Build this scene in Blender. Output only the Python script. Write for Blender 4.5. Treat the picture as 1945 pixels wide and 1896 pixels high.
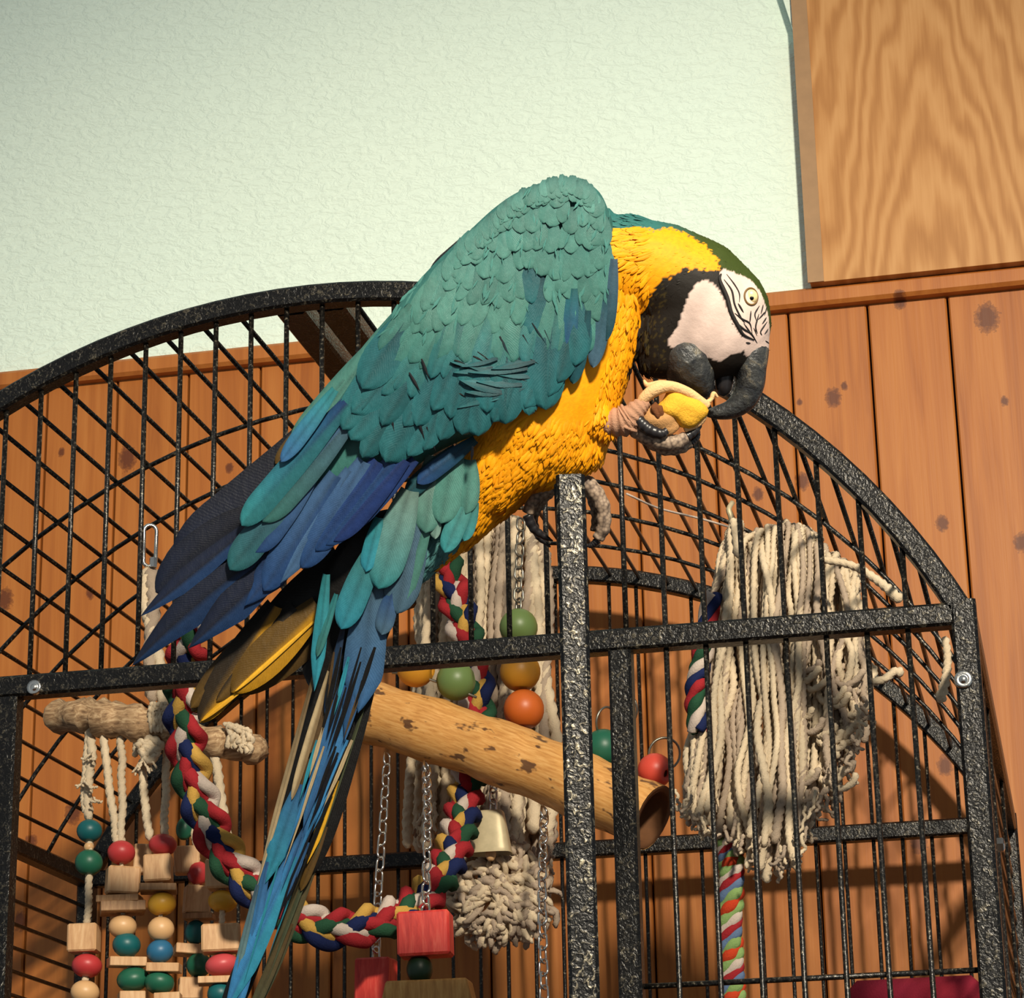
import bpy, bmesh, math, random
import numpy as np
from mathutils import Vector, Matrix
from mathutils.bvhtree import BVHTree
random.seed(7); RNG = np.random.default_rng(11)
for o in list(bpy.data.objects): bpy.data.objects.remove(o, do_unlink=True)
SC = bpy.context.scene; COL = SC.collection

# ------------------------------------------------------------------ camera
CAM = np.array([0.5067, -1.6547, -0.459])
YAW, PITCH, ROLL, FPX = 0.214, 0.3234, -0.0199, 4877.0
def cam_axes():
    cy, sy, cp, sp, cr, sr = math.cos(YAW), math.sin(YAW), math.cos(PITCH), math.sin(PITCH), math.cos(ROLL), math.sin(ROLL)
    f = np.array([-sy*cp, cy*cp, sp]); r = np.array([cy, sy, 0.0]); u = np.cross(r, f)
    return cr*r + sr*u, cr*u - sr*r, f
AR, AU, AF = cam_axes()
cd = bpy.data.cameras.new('camera'); cam = bpy.data.objects.new('camera', cd); COL.objects.link(cam)
cd.sensor_fit = 'HORIZONTAL'; cd.sensor_width = 36.0; cd.lens = FPX/1945*36.0; cd.clip_start = 0.05; cd.clip_end = 60
cam.matrix_world = Matrix(((AR[0], AU[0], -AF[0], CAM[0]), (AR[1], AU[1], -AF[1], CAM[1]), (AR[2], AU[2], -AF[2], CAM[2]), (0, 0, 0, 1)))
SC.camera = cam
# ------------------------------------------------------------------ light
wd = bpy.data.worlds.new('world'); SC.world = wd; wd.use_nodes = True
bg = wd.node_tree.nodes['Background']; bg.inputs[0].default_value = (0.86, 0.95, 1.0, 1); bg.inputs[1].default_value = 0.29
ld = bpy.data.lights.new('window_light', 'SPOT'); ld.energy = 690; ld.color = (1.0, 0.895, 0.72)
ld.shadow_soft_size = 0.13; ld.spot_size = math.radians(46); ld.spot_blend = 1.0
lo = bpy.data.objects.new('window_light', ld); COL.objects.link(lo)
LT = Vector((0.20, 0.3, 0.12)); LD = Vector((-0.375, 1.0, -0.36)).normalized()
lo.location = LT - LD*3.4; lo.rotation_euler = LD.to_track_quat('-Z', 'Y').to_euler()
SC.view_settings.view_transform = 'Standard'; SC.view_settings.look = 'None'
SC.view_settings.exposure = 0.0; SC.view_settings.gamma = 1.0; SC.view_settings.use_curve_mapping = False

# ------------------------------------------------------------------ helpers
def lin(c):
    return tuple(((v/255)/12.92 if v/255 <= 0.04045 else (((v/255)+0.055)/1.055)**2.4) for v in c[:3])
def ray(x, y): return AF + AR*(x-972.5)/FPX - AU*(y-948)/FPX
def at(x, y, Y):
    d = ray(x, y); return CAM + d*(Y-CAM[1])/d[1]
def ppm(Y): return FPX/((at(972, 948, Y)-CAM) @ AF)        # pixels per metre near depth Y
def V(a): return Vector((float(a[0]), float(a[1]), float(a[2])))

def mat(name, build):
    m = bpy.data.materials.new(name); m.use_nodes = True
    nt = m.node_tree; b = nt.nodes['Principled BSDF']; build(nt, b); return m
class N:
    """tiny node builder"""
    def __init__(s, nt): s.nt = nt
    def n(s, t, **k):
        o = s.nt.nodes.new('ShaderNode'+t)
        for a, v in k.items():
            setattr(o, a, v)
        return o
    def l(s, a, b): s.nt.links.new(a, b)
    def noise(s, vec, scale, detail=4, rough=0.55, dist=0.0):
        o = s.n('TexNoise'); o.inputs['Scale'].default_value = scale; o.inputs['Detail'].default_value = detail
        o.inputs['Roughness'].default_value = rough; o.inputs['Distortion'].default_value = dist
        if vec is not None: s.l(vec, o.inputs['Vector'])
        return o.outputs['Fac']
    def map(s, vec, scale=(1, 1, 1), loc=(0, 0, 0), rot=(0, 0, 0)):
        o = s.n('Mapping'); o.inputs['Scale'].default_value = scale; o.inputs['Location'].default_value = loc; o.inputs['Rotation'].default_value = rot
        s.l(vec, o.inputs['Vector']); return o.outputs['Vector']
    def ramp(s, fac, stops):
        o = s.n('ValToRGB'); e = o.color_ramp.elements
        while len(e) < len(stops): e.new(0.5)
        for i, (p, c) in enumerate(stops): e[i].position = p; e[i].color = (*c, 1)
        s.l(fac, o.inputs['Fac']); return o.outputs['Color']
    def math(s, op, a, b=None, clamp=False):
        o = s.n('Math', operation=op); o.use_clamp = clamp
        for i, v in enumerate((a, b)):
            if v is None: continue
            if isinstance(v, (int, float)): o.inputs[i].default_value = v
            else: s.l(v, o.inputs[i])
        return o.outputs[0]
    def mix(s, fac, a, b, bt='MIX'):
        o = s.n('MixRGB', blend_type=bt)
        for i, v in zip(('Fac', 'Color1', 'Color2'), (fac, a, b)):
            if isinstance(v, (int, float)): o.inputs[i].default_value = v
            elif isinstance(v, tuple): o.inputs[i].default_value = (*v, 1)
            else: s.l(v, o.inputs[i])
        return o.outputs[0]
    def bump(s, h, strength, dist, bsdf):
        o = s.n('Bump'); o.inputs['Strength'].default_value = strength; o.inputs['Distance'].default_value = dist
        s.l(h, o.inputs['Height']); s.l(o.outputs[0], bsdf.inputs['Normal'])
    def obj(s): return s.n('TexCoord').outputs['Object']
    def gen(s): return s.n('TexCoord').outputs['Generated']
    def uv(s): return s.n('TexCoord').outputs['UV']
    def pos(s): return s.n('NewGeometry').outputs['Position']
    def rand(s): return s.n('ObjectInfo').outputs['Random']
    def attr(s, nm): return s.n('Attribute', attribute_name=nm).outputs['Color']

def plain(name, c, rough=0.6, metal=0.0, spec=0.5, noise=0.0, nscale=200, bump=0.0):
    def b(nt, p):
        k = N(nt); cl = lin(c)
        if noise:
            f = k.noise(k.obj(), nscale, 3)
            col = k.mix(f, tuple(v*(1-noise) for v in cl), tuple(min(1, v*(1+noise)) for v in cl))
            k.l(col, p.inputs['Base Color'])
            if bump: k.bump(f, bump, 0.001, p)
        else: p.inputs['Base Color'].default_value = (*cl, 1)
        p.inputs['Roughness'].default_value = rough; p.inputs['Metallic'].default_value = metal
        p.inputs['Specular IOR Level'].default_value = spec
    return mat(name, b)

def link(o, parent=None):
    COL.objects.link(o)
    if parent is not None: o.parent = parent
    return o
def origin(o):
    """world offset of a thing/part created by these helpers"""
    return np.array(o.get('_org', (0, 0, 0)))
ORG = {}
def mesh(name, verts, faces, m, parent=None, smooth=True, cols=None, uvs=None, local=False):
    v = np.asarray(verts, float)
    if parent is not None and not local: v = v - ORG.get(parent.name, np.zeros(3))
    me = bpy.data.meshes.new(name); me.from_pydata(v.tolist(), [], faces)
    if smooth: me.polygons.foreach_set('use_smooth', [True]*len(me.polygons))
    if cols is not None:
        a = me.color_attributes.new('Col', 'FLOAT_COLOR', 'POINT')
        c = np.ones((len(v), 4), np.float32); c[:, :3] = np.asarray(cols)[:, :3]
        a.data.foreach_set('color', c.ravel())
    if uvs is not None:
        ul = me.uv_layers.new(name='UVMap'); uvs = np.asarray(uvs)
        li = np.empty(len(me.loops), np.int32); me.loops.foreach_get('vertex_index', li)
        ul.data.foreach_set('uv', uvs[li].astype(np.float32).ravel())
    if isinstance(m, (list, tuple)):
        for q in m: me.materials.append(q)
    else: me.materials.append(m)
    me.update()
    o = bpy.data.objects.new(name, me); link(o, parent)
    if parent is not None: ORG[o.name] = ORG.get(parent.name, np.zeros(3))
    return o
def tag(o, label, cat, group=None, kind=None):
    if label: o['label'] = label
    if cat: o['category'] = cat
    if group: o['group'] = group
    if kind: o['kind'] = kind
    return o
def thing(name, loc, label, cat, group=None):
    o = bpy.data.objects.new(name, None); o.empty_display_size = 0.02; link(o); o.location = [float(x) for x in loc]
    ORG[o.name] = np.array(loc, float); return tag(o, label, cat, group)
def inst(name, me, loc, parent, rot=None, scale=None):
    """object sharing mesh data, placed at a world point (parents carry no rotation)"""
    o = bpy.data.objects.new(name, me); link(o, parent)
    o.location = V(np.asarray(loc, float) - ORG.get(parent.name, np.zeros(3)))
    if rot is not None: o.rotation_euler = rot.to_euler() if hasattr(rot, 'to_euler') else rot
    if scale is not None: o.scale = scale
    ORG[o.name] = np.asarray(loc, float); return o

def frames(P, closed=False, up=None):
    P = np.asarray(P, float); n = len(P)
    if closed: T = np.roll(P, -1, 0) - np.roll(P, 1, 0)
    else:
        T = np.empty_like(P); T[1:-1] = P[2:]-P[:-2]; T[0] = P[1]-P[0]; T[-1] = P[-1]-P[-2]
    T /= np.linalg.norm(T, axis=1)[:, None] + 1e-12
    A = np.empty_like(P); B = np.empty_like(P)
    if up is None:
        u = np.array([0, 0, 1.0]) if abs(T[0][2]) < 0.9 else np.array([0, 1.0, 0])
    else: u = np.array(up, float)
    for i in range(n):
        if up is not None: u = np.array(up, float)
        a = np.cross(u, T[i]); a /= np.linalg.norm(a)+1e-12; b = np.cross(T[i], a)
        A[i] = a; B[i] = b; u = b
    return T, A, B
def tube_data(P, r, sides=8, closed=False, cap=True, up=None, sq=1.0):
    P = np.asarray(P, float); n = len(P); r = np.broadcast_to(np.asarray(r, float), (n,))
    T, A, B = frames(P, closed, up)
    th = np.arange(sides)*2*math.pi/sides
    v = (P[:, None, :] + r[:, None, None]*(np.cos(th)[None, :, None]*A[:, None, :] + sq*np.sin(th)[None, :, None]*B[:, None, :])).reshape(-1, 3)
    F = []
    for i in range(n if closed else n-1):
        j = (i+1) % n
        for k in range(sides):
            k2 = (k+1) % sides
            F.append((i*sides+k, i*sides+k2, j*sides+k2, j*sides+k))
    if cap and not closed:
        F.append(tuple(range(sides-1, -1, -1))); F.append(tuple((n-1)*sides+k for k in range(sides)))
    return v, F
def tube(name, P, r, m, parent, sides=8, **k):
    v, F = tube_data(P, r, sides, **k); return mesh(name, v, F, m, parent)
def sect_sweep(name, P, w, h, m, parent, up, ch=0.12, closed=False):
    """chamfered rectangular section swept along P; w across (up x tangent), h along up"""
    T, A, B = frames(P, closed, up)
    c = ch*min(w, h); s = [(w/2-c, -h/2), (w/2, -h/2+c), (w/2, h/2-c), (w/2-c, h/2), (-w/2+c, h/2), (-w/2, h/2-c), (-w/2, -h/2+c), (-w/2+c, -h/2)]
    P = np.asarray(P, float); v = np.array([P[i]+a*A[i]+b*B[i] for i in range(len(P)) for a, b in s]); F = []
    n = len(P)
    for i in range(n if closed else n-1):
        j = (i+1) % n
        for k in range(8): F.append((i*8+k, i*8+(k+1) % 8, j*8+(k+1) % 8, j*8+k))
    if not closed:
        F.append(tuple(range(7, -1, -1))); F.append(tuple((n-1)*8+k for k in range(8)))
    o = mesh(name, v, F, m, parent, smooth=False); bm = bmesh.new(); bm.from_mesh(o.data); bmesh.ops.recalc_face_normals(bm, faces=bm.faces[:]); bm.to_mesh(o.data); bm.free(); return o
def merge(parts):
    V_, F_ = [], []; o = 0
    for v, f in parts:
        V_.append(v); F_ += [tuple(i+o for i in q) for q in f]; o += len(v)
    return np.concatenate(V_), F_
def spline(P, n):
    P = np.asarray(P, float); m = len(P); out = []
    Q = np.vstack([2*P[0]-P[1], P, 2*P[-1]-P[-2]])
    t = np.linspace(0, m-1, n)
    for x in t:
        i = min(int(x), m-2); f = x-i; p0, p1, p2, p3 = Q[i], Q[i+1], Q[i+2], Q[i+3]
        out.append(0.5*(2*p1+(p2-p0)*f+(2*p0-5*p1+4*p2-p3)*f*f+(3*p1-p0-3*p2+p3)*f**3))
    return np.array(out)
def sphere_data(c, r, nu=20, nv=12, rot=None):
    r = np.broadcast_to(np.asarray(r, float), (3,)); v = []; F = []
    for j in range(nv+1):
        ph = math.pi*j/nv
        for i in range(nu): v.append((math.sin(ph)*math.cos(2*math.pi*i/nu), math.sin(ph)*math.sin(2*math.pi*i/nu), math.cos(ph)))
    v = np.array(v)*r
    if rot is not None: v = v @ np.array(rot).T
    v = v + np.asarray(c)
    for j in range(nv):
        for i in range(nu):
            a, b = j*nu+i, j*nu+(i+1) % nu
            F.append((a, a+nu, b+nu, b))
    return v, F
def box_data(c, s, rot=None, bev=0.12):
    """chamfered box"""
    s = np.asarray(s, float)/2; b = bev*min(s)*2; bm = bmesh.new(); bmesh.ops.create_cube(bm, size=2)
    for q in bm.verts: q.co = Vector((q.co.x*s[0], q.co.y*s[1], q.co.z*s[2]))
    bmesh.ops.bevel(bm, geom=bm.edges[:], offset=b, segments=1, affect='EDGES', profile=0.5)
    bm.verts.index_update(); v = np.array([q.co[:] for q in bm.verts]); F = [tuple(x.index for x in f.verts) for f in bm.faces]; bm.free()
    if rot is not None: v = v @ np.array(rot).T
    return v+np.asarray(c), F
def me_from(name, v, F, m, smooth=True):
    me = bpy.data.meshes.new(name); me.from_pydata(np.asarray(v).tolist(), [], F); me.materials.append(m)
    if smooth: me.polygons.foreach_set('use_smooth', [True]*len(me.polygons))
    return me

# ------------------------------------------------------------------ materials
def m_hammer(nt, p, dull=0.74):
    k = N(nt); v = k.pos()
    a = k.noise(v, 330, 2, 0.5, 1.2); b = k.noise(v, 90, 2)
    f = k.math('ADD', a, k.math('MULTIPLY', k.math('SUBTRACT', b, 0.5), 0.25))
    col = k.ramp(f, [(0.46, lin((11, 10, 10))), (0.55, lin((24, 23, 21))), (0.63, lin((92, 86, 74))), (0.74, lin((158, 148, 124)))])
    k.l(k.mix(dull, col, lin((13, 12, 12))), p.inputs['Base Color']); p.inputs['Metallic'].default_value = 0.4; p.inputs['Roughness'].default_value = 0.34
    k.bump(f, 0.55, 0.0012, p)
HAMMER = mat('hammertone_enamel', m_hammer); HAMMERLIT = mat('lit_hammertone', lambda nt, p: m_hammer(nt, p, 0.06))  # second is the same enamel, its lit look painted brighter for the near stile
def m_bar(nt, p):
    k = N(nt); v = k.pos(); f = k.noise(k.map(v, (1, 1, 1)), 420, 2)
    k.l(k.ramp(f, [(0.42, lin((14, 13, 12))), (0.6, lin((40, 37, 33))), (0.72, lin((120, 112, 96)))]), p.inputs['Base Color'])
    p.inputs['Metallic'].default_value = 0.3; p.inputs['Roughness'].default_value = 0.34; k.bump(f, 0.4, 0.001, p)
BAR = mat('black_bar_enamel', m_bar)
CHROME = plain('chrome', (215, 212, 205), 0.22, 1.0)
STEEL = plain('dull_steel', (150, 145, 132), 0.38, 0.95, noise=0.15, nscale=120)
BRASS = plain('worn_nickel', (186, 172, 138), 0.5, 0.25, noise=0.2, nscale=160)

def m_wall(nt, p):
    k = N(nt); v = k.map(k.pos(), (0.62, 1, 1.15))
    a = k.noise(v, 105, 3, 0.6, 0.6); b = k.noise(v, 320, 2); c = k.noise(v, 5, 2)
    h = k.math('ADD', k.ramp(a, [(0.42, (0, 0, 0)), (0.62, (1, 1, 1))]), k.math('MULTIPLY', b, 0.5))
    k.l(k.mix(c, lin((224, 242, 229)), lin((230, 245, 230))), p.inputs['Base Color'])
    p.inputs['Roughness'].default_value = 0.85; k.bump(h, 0.34, 0.0035, p)
WALL = mat('white_stipple_plaster', m_wall)
KNOTS = [(1875, 605, 1.5), (1583, 757, 1.0), (1604, 735, .45), (1710, 575, .8), (1908, 763, .5), (1790, 995, .8), (1940, 1032, .9), (1519, 765, .35), (437, 890, .55), (243, 872, 1.3), (10, 1140, 1.2),
         (173, 1128, .6), (1524, 915, .9), (1795, 1455, .9), (118, 860, .5), (1745, 1600, 1.0), (1440, 940, .7), (60, 1600, .8), (140, 1545, 1.1), (40, 1750, .9), (1340, 1330, 1.0), (395, 1010, .6)]
WY = 0.81
def m_pine(nt, p):
    k = N(nt); pos = k.pos(); rnd = k.rand()
    off = k.n('CombineXYZ'); k.l(k.math('MULTIPLY', rnd, 37.0), off.inputs[0]); k.l(k.math('MULTIPLY', rnd, 19.0), off.inputs[2])
    ad = k.n('VectorMath', operation='ADD'); k.l(pos, ad.inputs[0]); k.l(off.outputs[0], ad.inputs[1]); v = ad.outputs[0]
    g = k.noise(k.map(v, (26, 26, 1.4)), 2.2, 4, 0.6, 0.9); g2 = k.noise(k.map(v, (160, 160, 4)), 2.0, 2); big = k.noise(v, 7, 2)
    col = k.ramp(g, [(0.30, lin((146, 84, 32))), (0.5, lin((174, 107, 44))), (0.72, lin((190, 124, 58)))])
    col = k.mix(k.math('MULTIPLY', g2, 0.35), col, lin((150, 84, 38)))
    col = k.mix(k.math('MULTIPLY', big, 0.4), col, lin((168, 92, 36)))
    col = k.mix(k.math('MULTIPLY', rnd, 0.22), col, lin((184, 110, 54)))
    acc = None; ring = None
    for (x, y, s) in KNOTS:
        c = at(x, y, WY); sb = k.n('VectorMath', operation='SUBTRACT'); k.l(pos, sb.inputs[0]); sb.inputs[1].default_value = tuple(c)
        sc = k.n('VectorMath', operation='MULTIPLY'); k.l(sb.outputs[0], sc.inputs[0]); sc.inputs[1].default_value = (1/(0.0085*s), 0, 0.72/(0.0085*s))
        ln = k.n('VectorMath', operation='LENGTH'); k.l(sc.outputs[0], ln.inputs[0]); d = ln.outputs['Value']
        acc = d if acc is None else k.math('MINIMUM', acc, d)
    w = k.math('ADD', acc, k.math('MULTIPLY', k.math('SUBTRACT', k.noise(v, 260, 3), 0.5), 1.1))
    kf = k.ramp(w, [(0.55, (1, 1, 1)), (1.15, (0.35, 0.35, 0.35)), (2.3, (0, 0, 0))])
    col = k.mix(k.math('MULTIPLY', kf, 0.85), col, lin((84, 40, 24)))
    k.l(col, p.inputs['Base Color']); p.inputs['Roughness'].default_value = 0.5; p.inputs['Specular IOR Level'].default_value = 0.35
    k.bump(g2, 0.12, 0.001, p)
PINE = mat('varnished_pine', m_pine)
def m_oak(nt, p):
    k = N(nt); pos = k.pos(); sp = k.n('SeparateXYZ'); k.l(pos, sp.inputs[0]); X, Z = sp.outputs[0], sp.outputs[2]
    xc = float(at(1760, 300, 0.78)[0])
    w1 = k.noise(k.map(pos, (9, 1, 2.2)), 2.0, 3, 0.5)
    dx = k.math('SUBTRACT', X, xc); dx = k.math('ADD', dx, k.math('MULTIPLY', k.math('SUBTRACT', w1, 0.5), 0.085))
    ab = k.math('POWER', k.math('ADD', k.math('MULTIPLY', dx, dx), 0.00012), 0.5)
    gg = k.math('ADD', k.math('MULTIPLY', ab, 300.0), k.math('MULTIPLY', Z, 58.0))
    gg = k.math('ADD', gg, k.math('MULTIPLY', k.noise(k.map(pos, (30, 1, 4)), 2.5, 3), 5.0))
    s = k.math('ADD', k.math('MULTIPLY', k.math('SINE', gg), 0.5), 0.5)
    fine = k.noise(k.map(pos, (420, 1, 14)), 1.0, 2)
    f = k.math('ADD', k.math('MULTIPLY', s, 0.62), k.math('MULTIPLY', fine, 0.45))
    k.l(k.ramp(f, [(0.15, lin((168, 114, 60))), (0.5, lin((184, 130, 74))), (0.9, lin((198, 146, 90)))]), p.inputs['Base Color'])
    p.inputs['Roughness'].default_value = 0.5; p.inputs['Specular IOR Level'].default_value = 0.3
OAK = mat('oak_plywood', m_oak)
OAKEDGE = plain('grey_oak_edge', (158, 122, 84), 0.6, noise=0.18, nscale=60)

def m_wood(name, c0, c1, c2, sc=(60, 60, 9), rough=0.6, knots=0):
    def b(nt, p):
        k = N(nt); v = k.obj(); r = k.rand()
        ad = k.n('VectorMath', operation='ADD'); k.l(v, ad.inputs[0])
        cb = k.n('CombineXYZ'); k.l(k.math('MULTIPLY', r, 9.0), cb.inputs[0]); k.l(k.math('MULTIPLY', r, 5.0), cb.inputs[1]); k.l(cb.outputs[0], ad.inputs[1]); v = ad.outputs[0]
        f = k.noise(k.map(v, sc), 4.0, 4, 0.6, 0.5); col = k.ramp(f, [(0.32, lin(c0)), (0.52, lin(c1)), (0.72, lin(c2))])
        if knots:
            kf = k.ramp(k.noise(k.map(v, (1, 1, 2.0)), knots, 2), [(0.66, (0, 0, 0)), (0.71, (1, 1, 1))]); col = k.mix(k.math('MULTIPLY', kf, 0.8), col, lin((62, 34, 20)))
        k.l(col, p.inputs['Base Color']); p.inputs['Roughness'].default_value = rough; k.bump(f, 0.25, 0.001, p)
    return mat(name, b)
BLOCK = m_wood('pale_block_wood', (178, 134, 92), (198, 156, 112), (212, 176, 134))
SLICE = m_wood('brown_slice_wood', (132, 94, 60), (160, 120, 80), (186, 148, 104))
DRIFT = m_wood('grey_driftwood', (112, 84, 58), (166, 134, 98), (206, 178, 140), sc=(22, 90, 90), rough=0.85)
REDBLOCK = m_wood('red_block_wood', (186, 44, 40), (214, 62, 52), (226, 92, 76), rough=0.55)
def m_log(nt, p):
    k = N(nt); v = k.uv(); sp = k.n('SeparateXYZ'); k.l(v, sp.inputs[0])
    f = k.noise(k.map(v, (6, 26, 1)), 3.0, 4, 0.6, 0.4)
    col = k.ramp(f, [(0.3, lin((178, 120, 58))), (0.5, lin((204, 148, 80))), (0.72, lin((220, 170, 104)))])
    kn = k.noise(k.map(v, (9, 9, 1), (3.1, 0.4, 0)), 1.3, 3, 0.6); kf = k.ramp(kn, [(0.60, (0, 0, 0)), (0.645, (1, 1, 1))])
    col = k.mix(k.math('MULTIPLY', kf, 0.88), col, lin((70, 40, 24)))
    k.l(col, p.inputs['Base Color']); p.inputs['Roughness'].default_value = 0.5; k.bump(f, 0.15, 0.001, p)
LOG = mat('peeled_log', m_log)
LOGIN = plain('log_core', (104, 66, 34), 0.8, noise=0.25, nscale=150)
def bead_mat(name, c): return plain(name, c, 0.42, noise=0.16, nscale=70, spec=0.4)
BEADS = {n: bead_mat(n+'_bead_stain', c) for n, c in dict(teal=(18, 88, 92), green=(30, 92, 70), red=(178, 54, 56), natural=(206, 164, 116), yellow=(204, 152, 46), blue=(40, 98, 134),
         pink=(190, 72, 76), sage=(96, 118, 66), gold=(190, 132, 38), orange=(190, 92, 32), coral=(206, 74, 58), dark=(18, 44, 24)).items()}
def fibre(name, c, c2, bump=0.5):
    def b(nt, p):
        k = N(nt); v = k.pos(); f = k.noise(v, 700, 3, 0.7); g = k.noise(v, 28, 3)
        col = k.mix(g, lin(c), lin(c2)); col = k.mix(k.math('MULTIPLY', f, 0.45), col, tuple(x*0.45 for x in lin(c)))
        k.l(col, p.inputs['Base Color']); p.inputs['Roughness'].default_value = 0.95; p.inputs['Specular IOR Level'].default_value = 0.1
        k.bump(f, bump, 0.0015, p)
    return mat(name, b)
COTTON = fibre('white_cotton', (228, 210, 180), (200, 178, 148))
COTTONG = fibre('grey_cotton', (196, 176, 152), (150, 132, 118))
CORD = {'red': fibre('red_cotton', (166, 46, 50), (140, 36, 44)), 'white': fibre('pale_cotton', (206, 190, 176), (182, 166, 156)), 'blue': fibre('navy_cotton', (32, 42, 84), (26, 34, 68)),
        'green': fibre('green_cotton', (44, 82, 58), (36, 70, 52)), 'yellow': fibre('yellow_cotton', (200, 158, 78), (178, 138, 66)),
        'orange': fibre('orange_cotton', (206, 74, 40), (186, 60, 36)), 'lime': fibre('lime_cotton', (142, 170, 104), (120, 150, 90)), 'sky': fibre('sky_cotton', (104, 126, 156), (80, 100, 136))}

# ------------------------------------------------------------------ room shell
ZC = 0.582
def quad_box(name, lo, hi, m, parent=None, bev=0.0):
    c = (np.array(lo)+np.array(hi))/2; s = np.array(hi)-np.array(lo)
    v, F = box_data(c, s, bev=bev) if bev else box_data(c, s, bev=0.01)
    return mesh(name, v, F, m, parent, smooth=False)
w = quad_box('wall_back', (-1.6, WY, ZC-0.004), (1.3, WY+0.10, 2.3), WALL); w['kind'] = 'structure'
fl = quad_box('floor', (-1.6, -2.6, -1.50), (1.8, WY+0.1, -1.45), m_wood('floor_boards', (112, 70, 40), (140, 92, 54), (160, 110, 68))); fl['kind'] = 'structure'
wn = quad_box('wall_wainscot', (-1.6, WY+0.012, -1.45), (1.3, WY+0.10, ZC-0.005), plain('dark_groove_backing', (58, 30, 16), 0.8)); wn['kind'] = 'structure'  # backing coloured darker than the planks, seen in their gaps
PW = 0.0815
for k in range(-9, 21):
    x1 = 0.430 + PW*8 - PW*k; x0 = x1-PW
    if x0 < -1.0 or x1 > 1.0: continue
    v, F = box_data((0, 0, 0), (PW-0.0022, 0.016, ZC-0.004+1.45), bev=0.10)
    o = mesh('plank', v, F, PINE, wn, smooth=False, local=True)
    o.location = ((x0+x1)/2, WY+0.006, (ZC-0.004-1.45)/2)
t1 = quad_box('trim_1', (-1.6, WY-0.016, ZC-0.020), (1.3, WY+0.014, ZC), PINE, bev=0.18); t1['kind'] = 'structure'
px0 = at(1540, 550, 0.79)[0]
pl = quad_box('wall_right', (px0, 0.785, ZC+0.0005), (1.3, WY-0.0005, 2.2), OAK); pl['kind'] = 'structure'
quad_box('edge_strip', (px0-0.002, 0.7835, ZC+0.0006), (px0+0.0145, 0.7852, 2.2), OAKEDGE, pl)
# pale boxed-in slope at the top of the wall beside the oak board
a0, a1 = at(1526, 118, 0.79), at(1488, 0, 0.79); dz = (a1-a0)
pts = [(a0[0], a0[2]), (a0[0]-0.0, 2.2), (a0[0]+dz[0]*(2.2-a0[2])/dz[2], 2.2)]
v = [(x, y, z) for y in (0.790, WY-0.0005) for (x, z) in pts]
t2 = mesh('trim_2', v, [(0, 2, 1), (3, 4, 5), (0, 1, 4, 3), (1, 2, 5, 4), (2, 0, 3, 5)], WALL, None, smooth=False); t2['kind'] = 'structure'

# ------------------------------------------------------------------ cage
W, D, H = 0.90, 0.7296, 0.2767; T = 0.0155; ZB = -0.80; ZF = -1.45
RA = (W*W/4+H*H)/(2*H); TH = math.asin(W/2/RA)
def arcp(a, y): return np.array([RA*math.sin(a), y, H-RA+RA*math.cos(a)])
def arcz(x): return H-RA+math.sqrt(RA*RA-x*x)
cage = thing('parrot_cage', (0, D/2, ZF), 'large black hammered-metal parrot cage with arched roof and its door swung open', 'cage')
AN = np.linspace(-TH, TH, 49)
sect_sweep('front_arch', [arcp(a, 0) for a in AN], T, T, HAMMER, cage, (0, 1, 0))
sect_sweep('back_arch', [arcp(a, D) for a in AN], T, T, HAMMER, cage, (0, 1, 0))
def beam(name, a, b, up=(0, 0, 1), w=T, h=T, m=HAMMER, parent=None):
    return sect_sweep(name, [a, b], w, h, m, parent or cage, up)
for y, nm in ((0, 'front_beam'), (D, 'back_beam')):
    beam(nm, (-W/2+T/2, y, 0), (W/2-T/2, y, 0))
    beam('lower_beam', (-W/2+T/2, y, ZB), (W/2-T/2, y, ZB))
for x in (-W/2, W/2):
    beam('side_beam', (x, T/2, 0), (x, D-T/2, 0)); beam('lower_side_beam', (x, T/2, ZB), (x, D-T/2, ZB))
    for y in (0, D): beam('corner_post', (x, y, ZF), (x, y, 0.009), (0, 1, 0), w=T*1.08, h=T*1.08)
# cross strut under the dome (hangs the toys)
for a in (-0.035, 0.025): sect_sweep('roof_beam', [arcp(a, 0.009), arcp(a, D-0.009)], 0.022, 0.016, HAMMER, cage, (0, 0, 1))
XD = 0.2202
for x in (-XD, XD): beam('door_jamb', (x, 0, ZB+T/2), (x, 0, -T/2), (0, 1, 0))
BR = 0.0019
def bar(a, b, r=BR, parent=None, name='bar', sides=7): return tube(name, [a, b], r, BAR, parent or cage, sides)
k = 0
while 0.4128-0.0269*k > -0.44:
    x = 0.4128-0.0269*k; k += 1
    bar((x, -0.001, -0.2*T if abs(x) < XD+0.01 else ZB), (x, -0.001, arcz(x)-T*0.3))
    bar((x-0.006, D, ZB), (x-0.006, D, arcz(min(0.44, abs(x-0.006)))-T*0.3))
ns = int(2*TH*RA/0.0287)
for i in range(1, ns):
    a = -TH + 2*TH*i/ns
    bar(arcp(a, T*0.4), arcp(a, D-T*0.4), name='roof_bar')
for y in (0.2, 0.3, 0.4, 0.5, 0.61):
    tube('roof_hoop', [arcp(a, y)+np.array([-math.sin(a), 0, -math.cos(a)])*0.0035 for a in np.linspace(-TH, TH, 33)], BR, BAR, cage, 6)
for i in range(1, 31):
    z = -0.0215*i-0.006
    if z < ZB: break
    for x in (-W/2, W/2): bar((x, T*0.4, z), (x, D-T*0.4, z), name='side_bar', sides=6)
for x in (-W/2-0.003, W/2+0.003):
    for y in (0.16, 0.24, 0.50): bar((x, y, ZB), (x, y, -T*0.4), name='side_upright')
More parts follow.
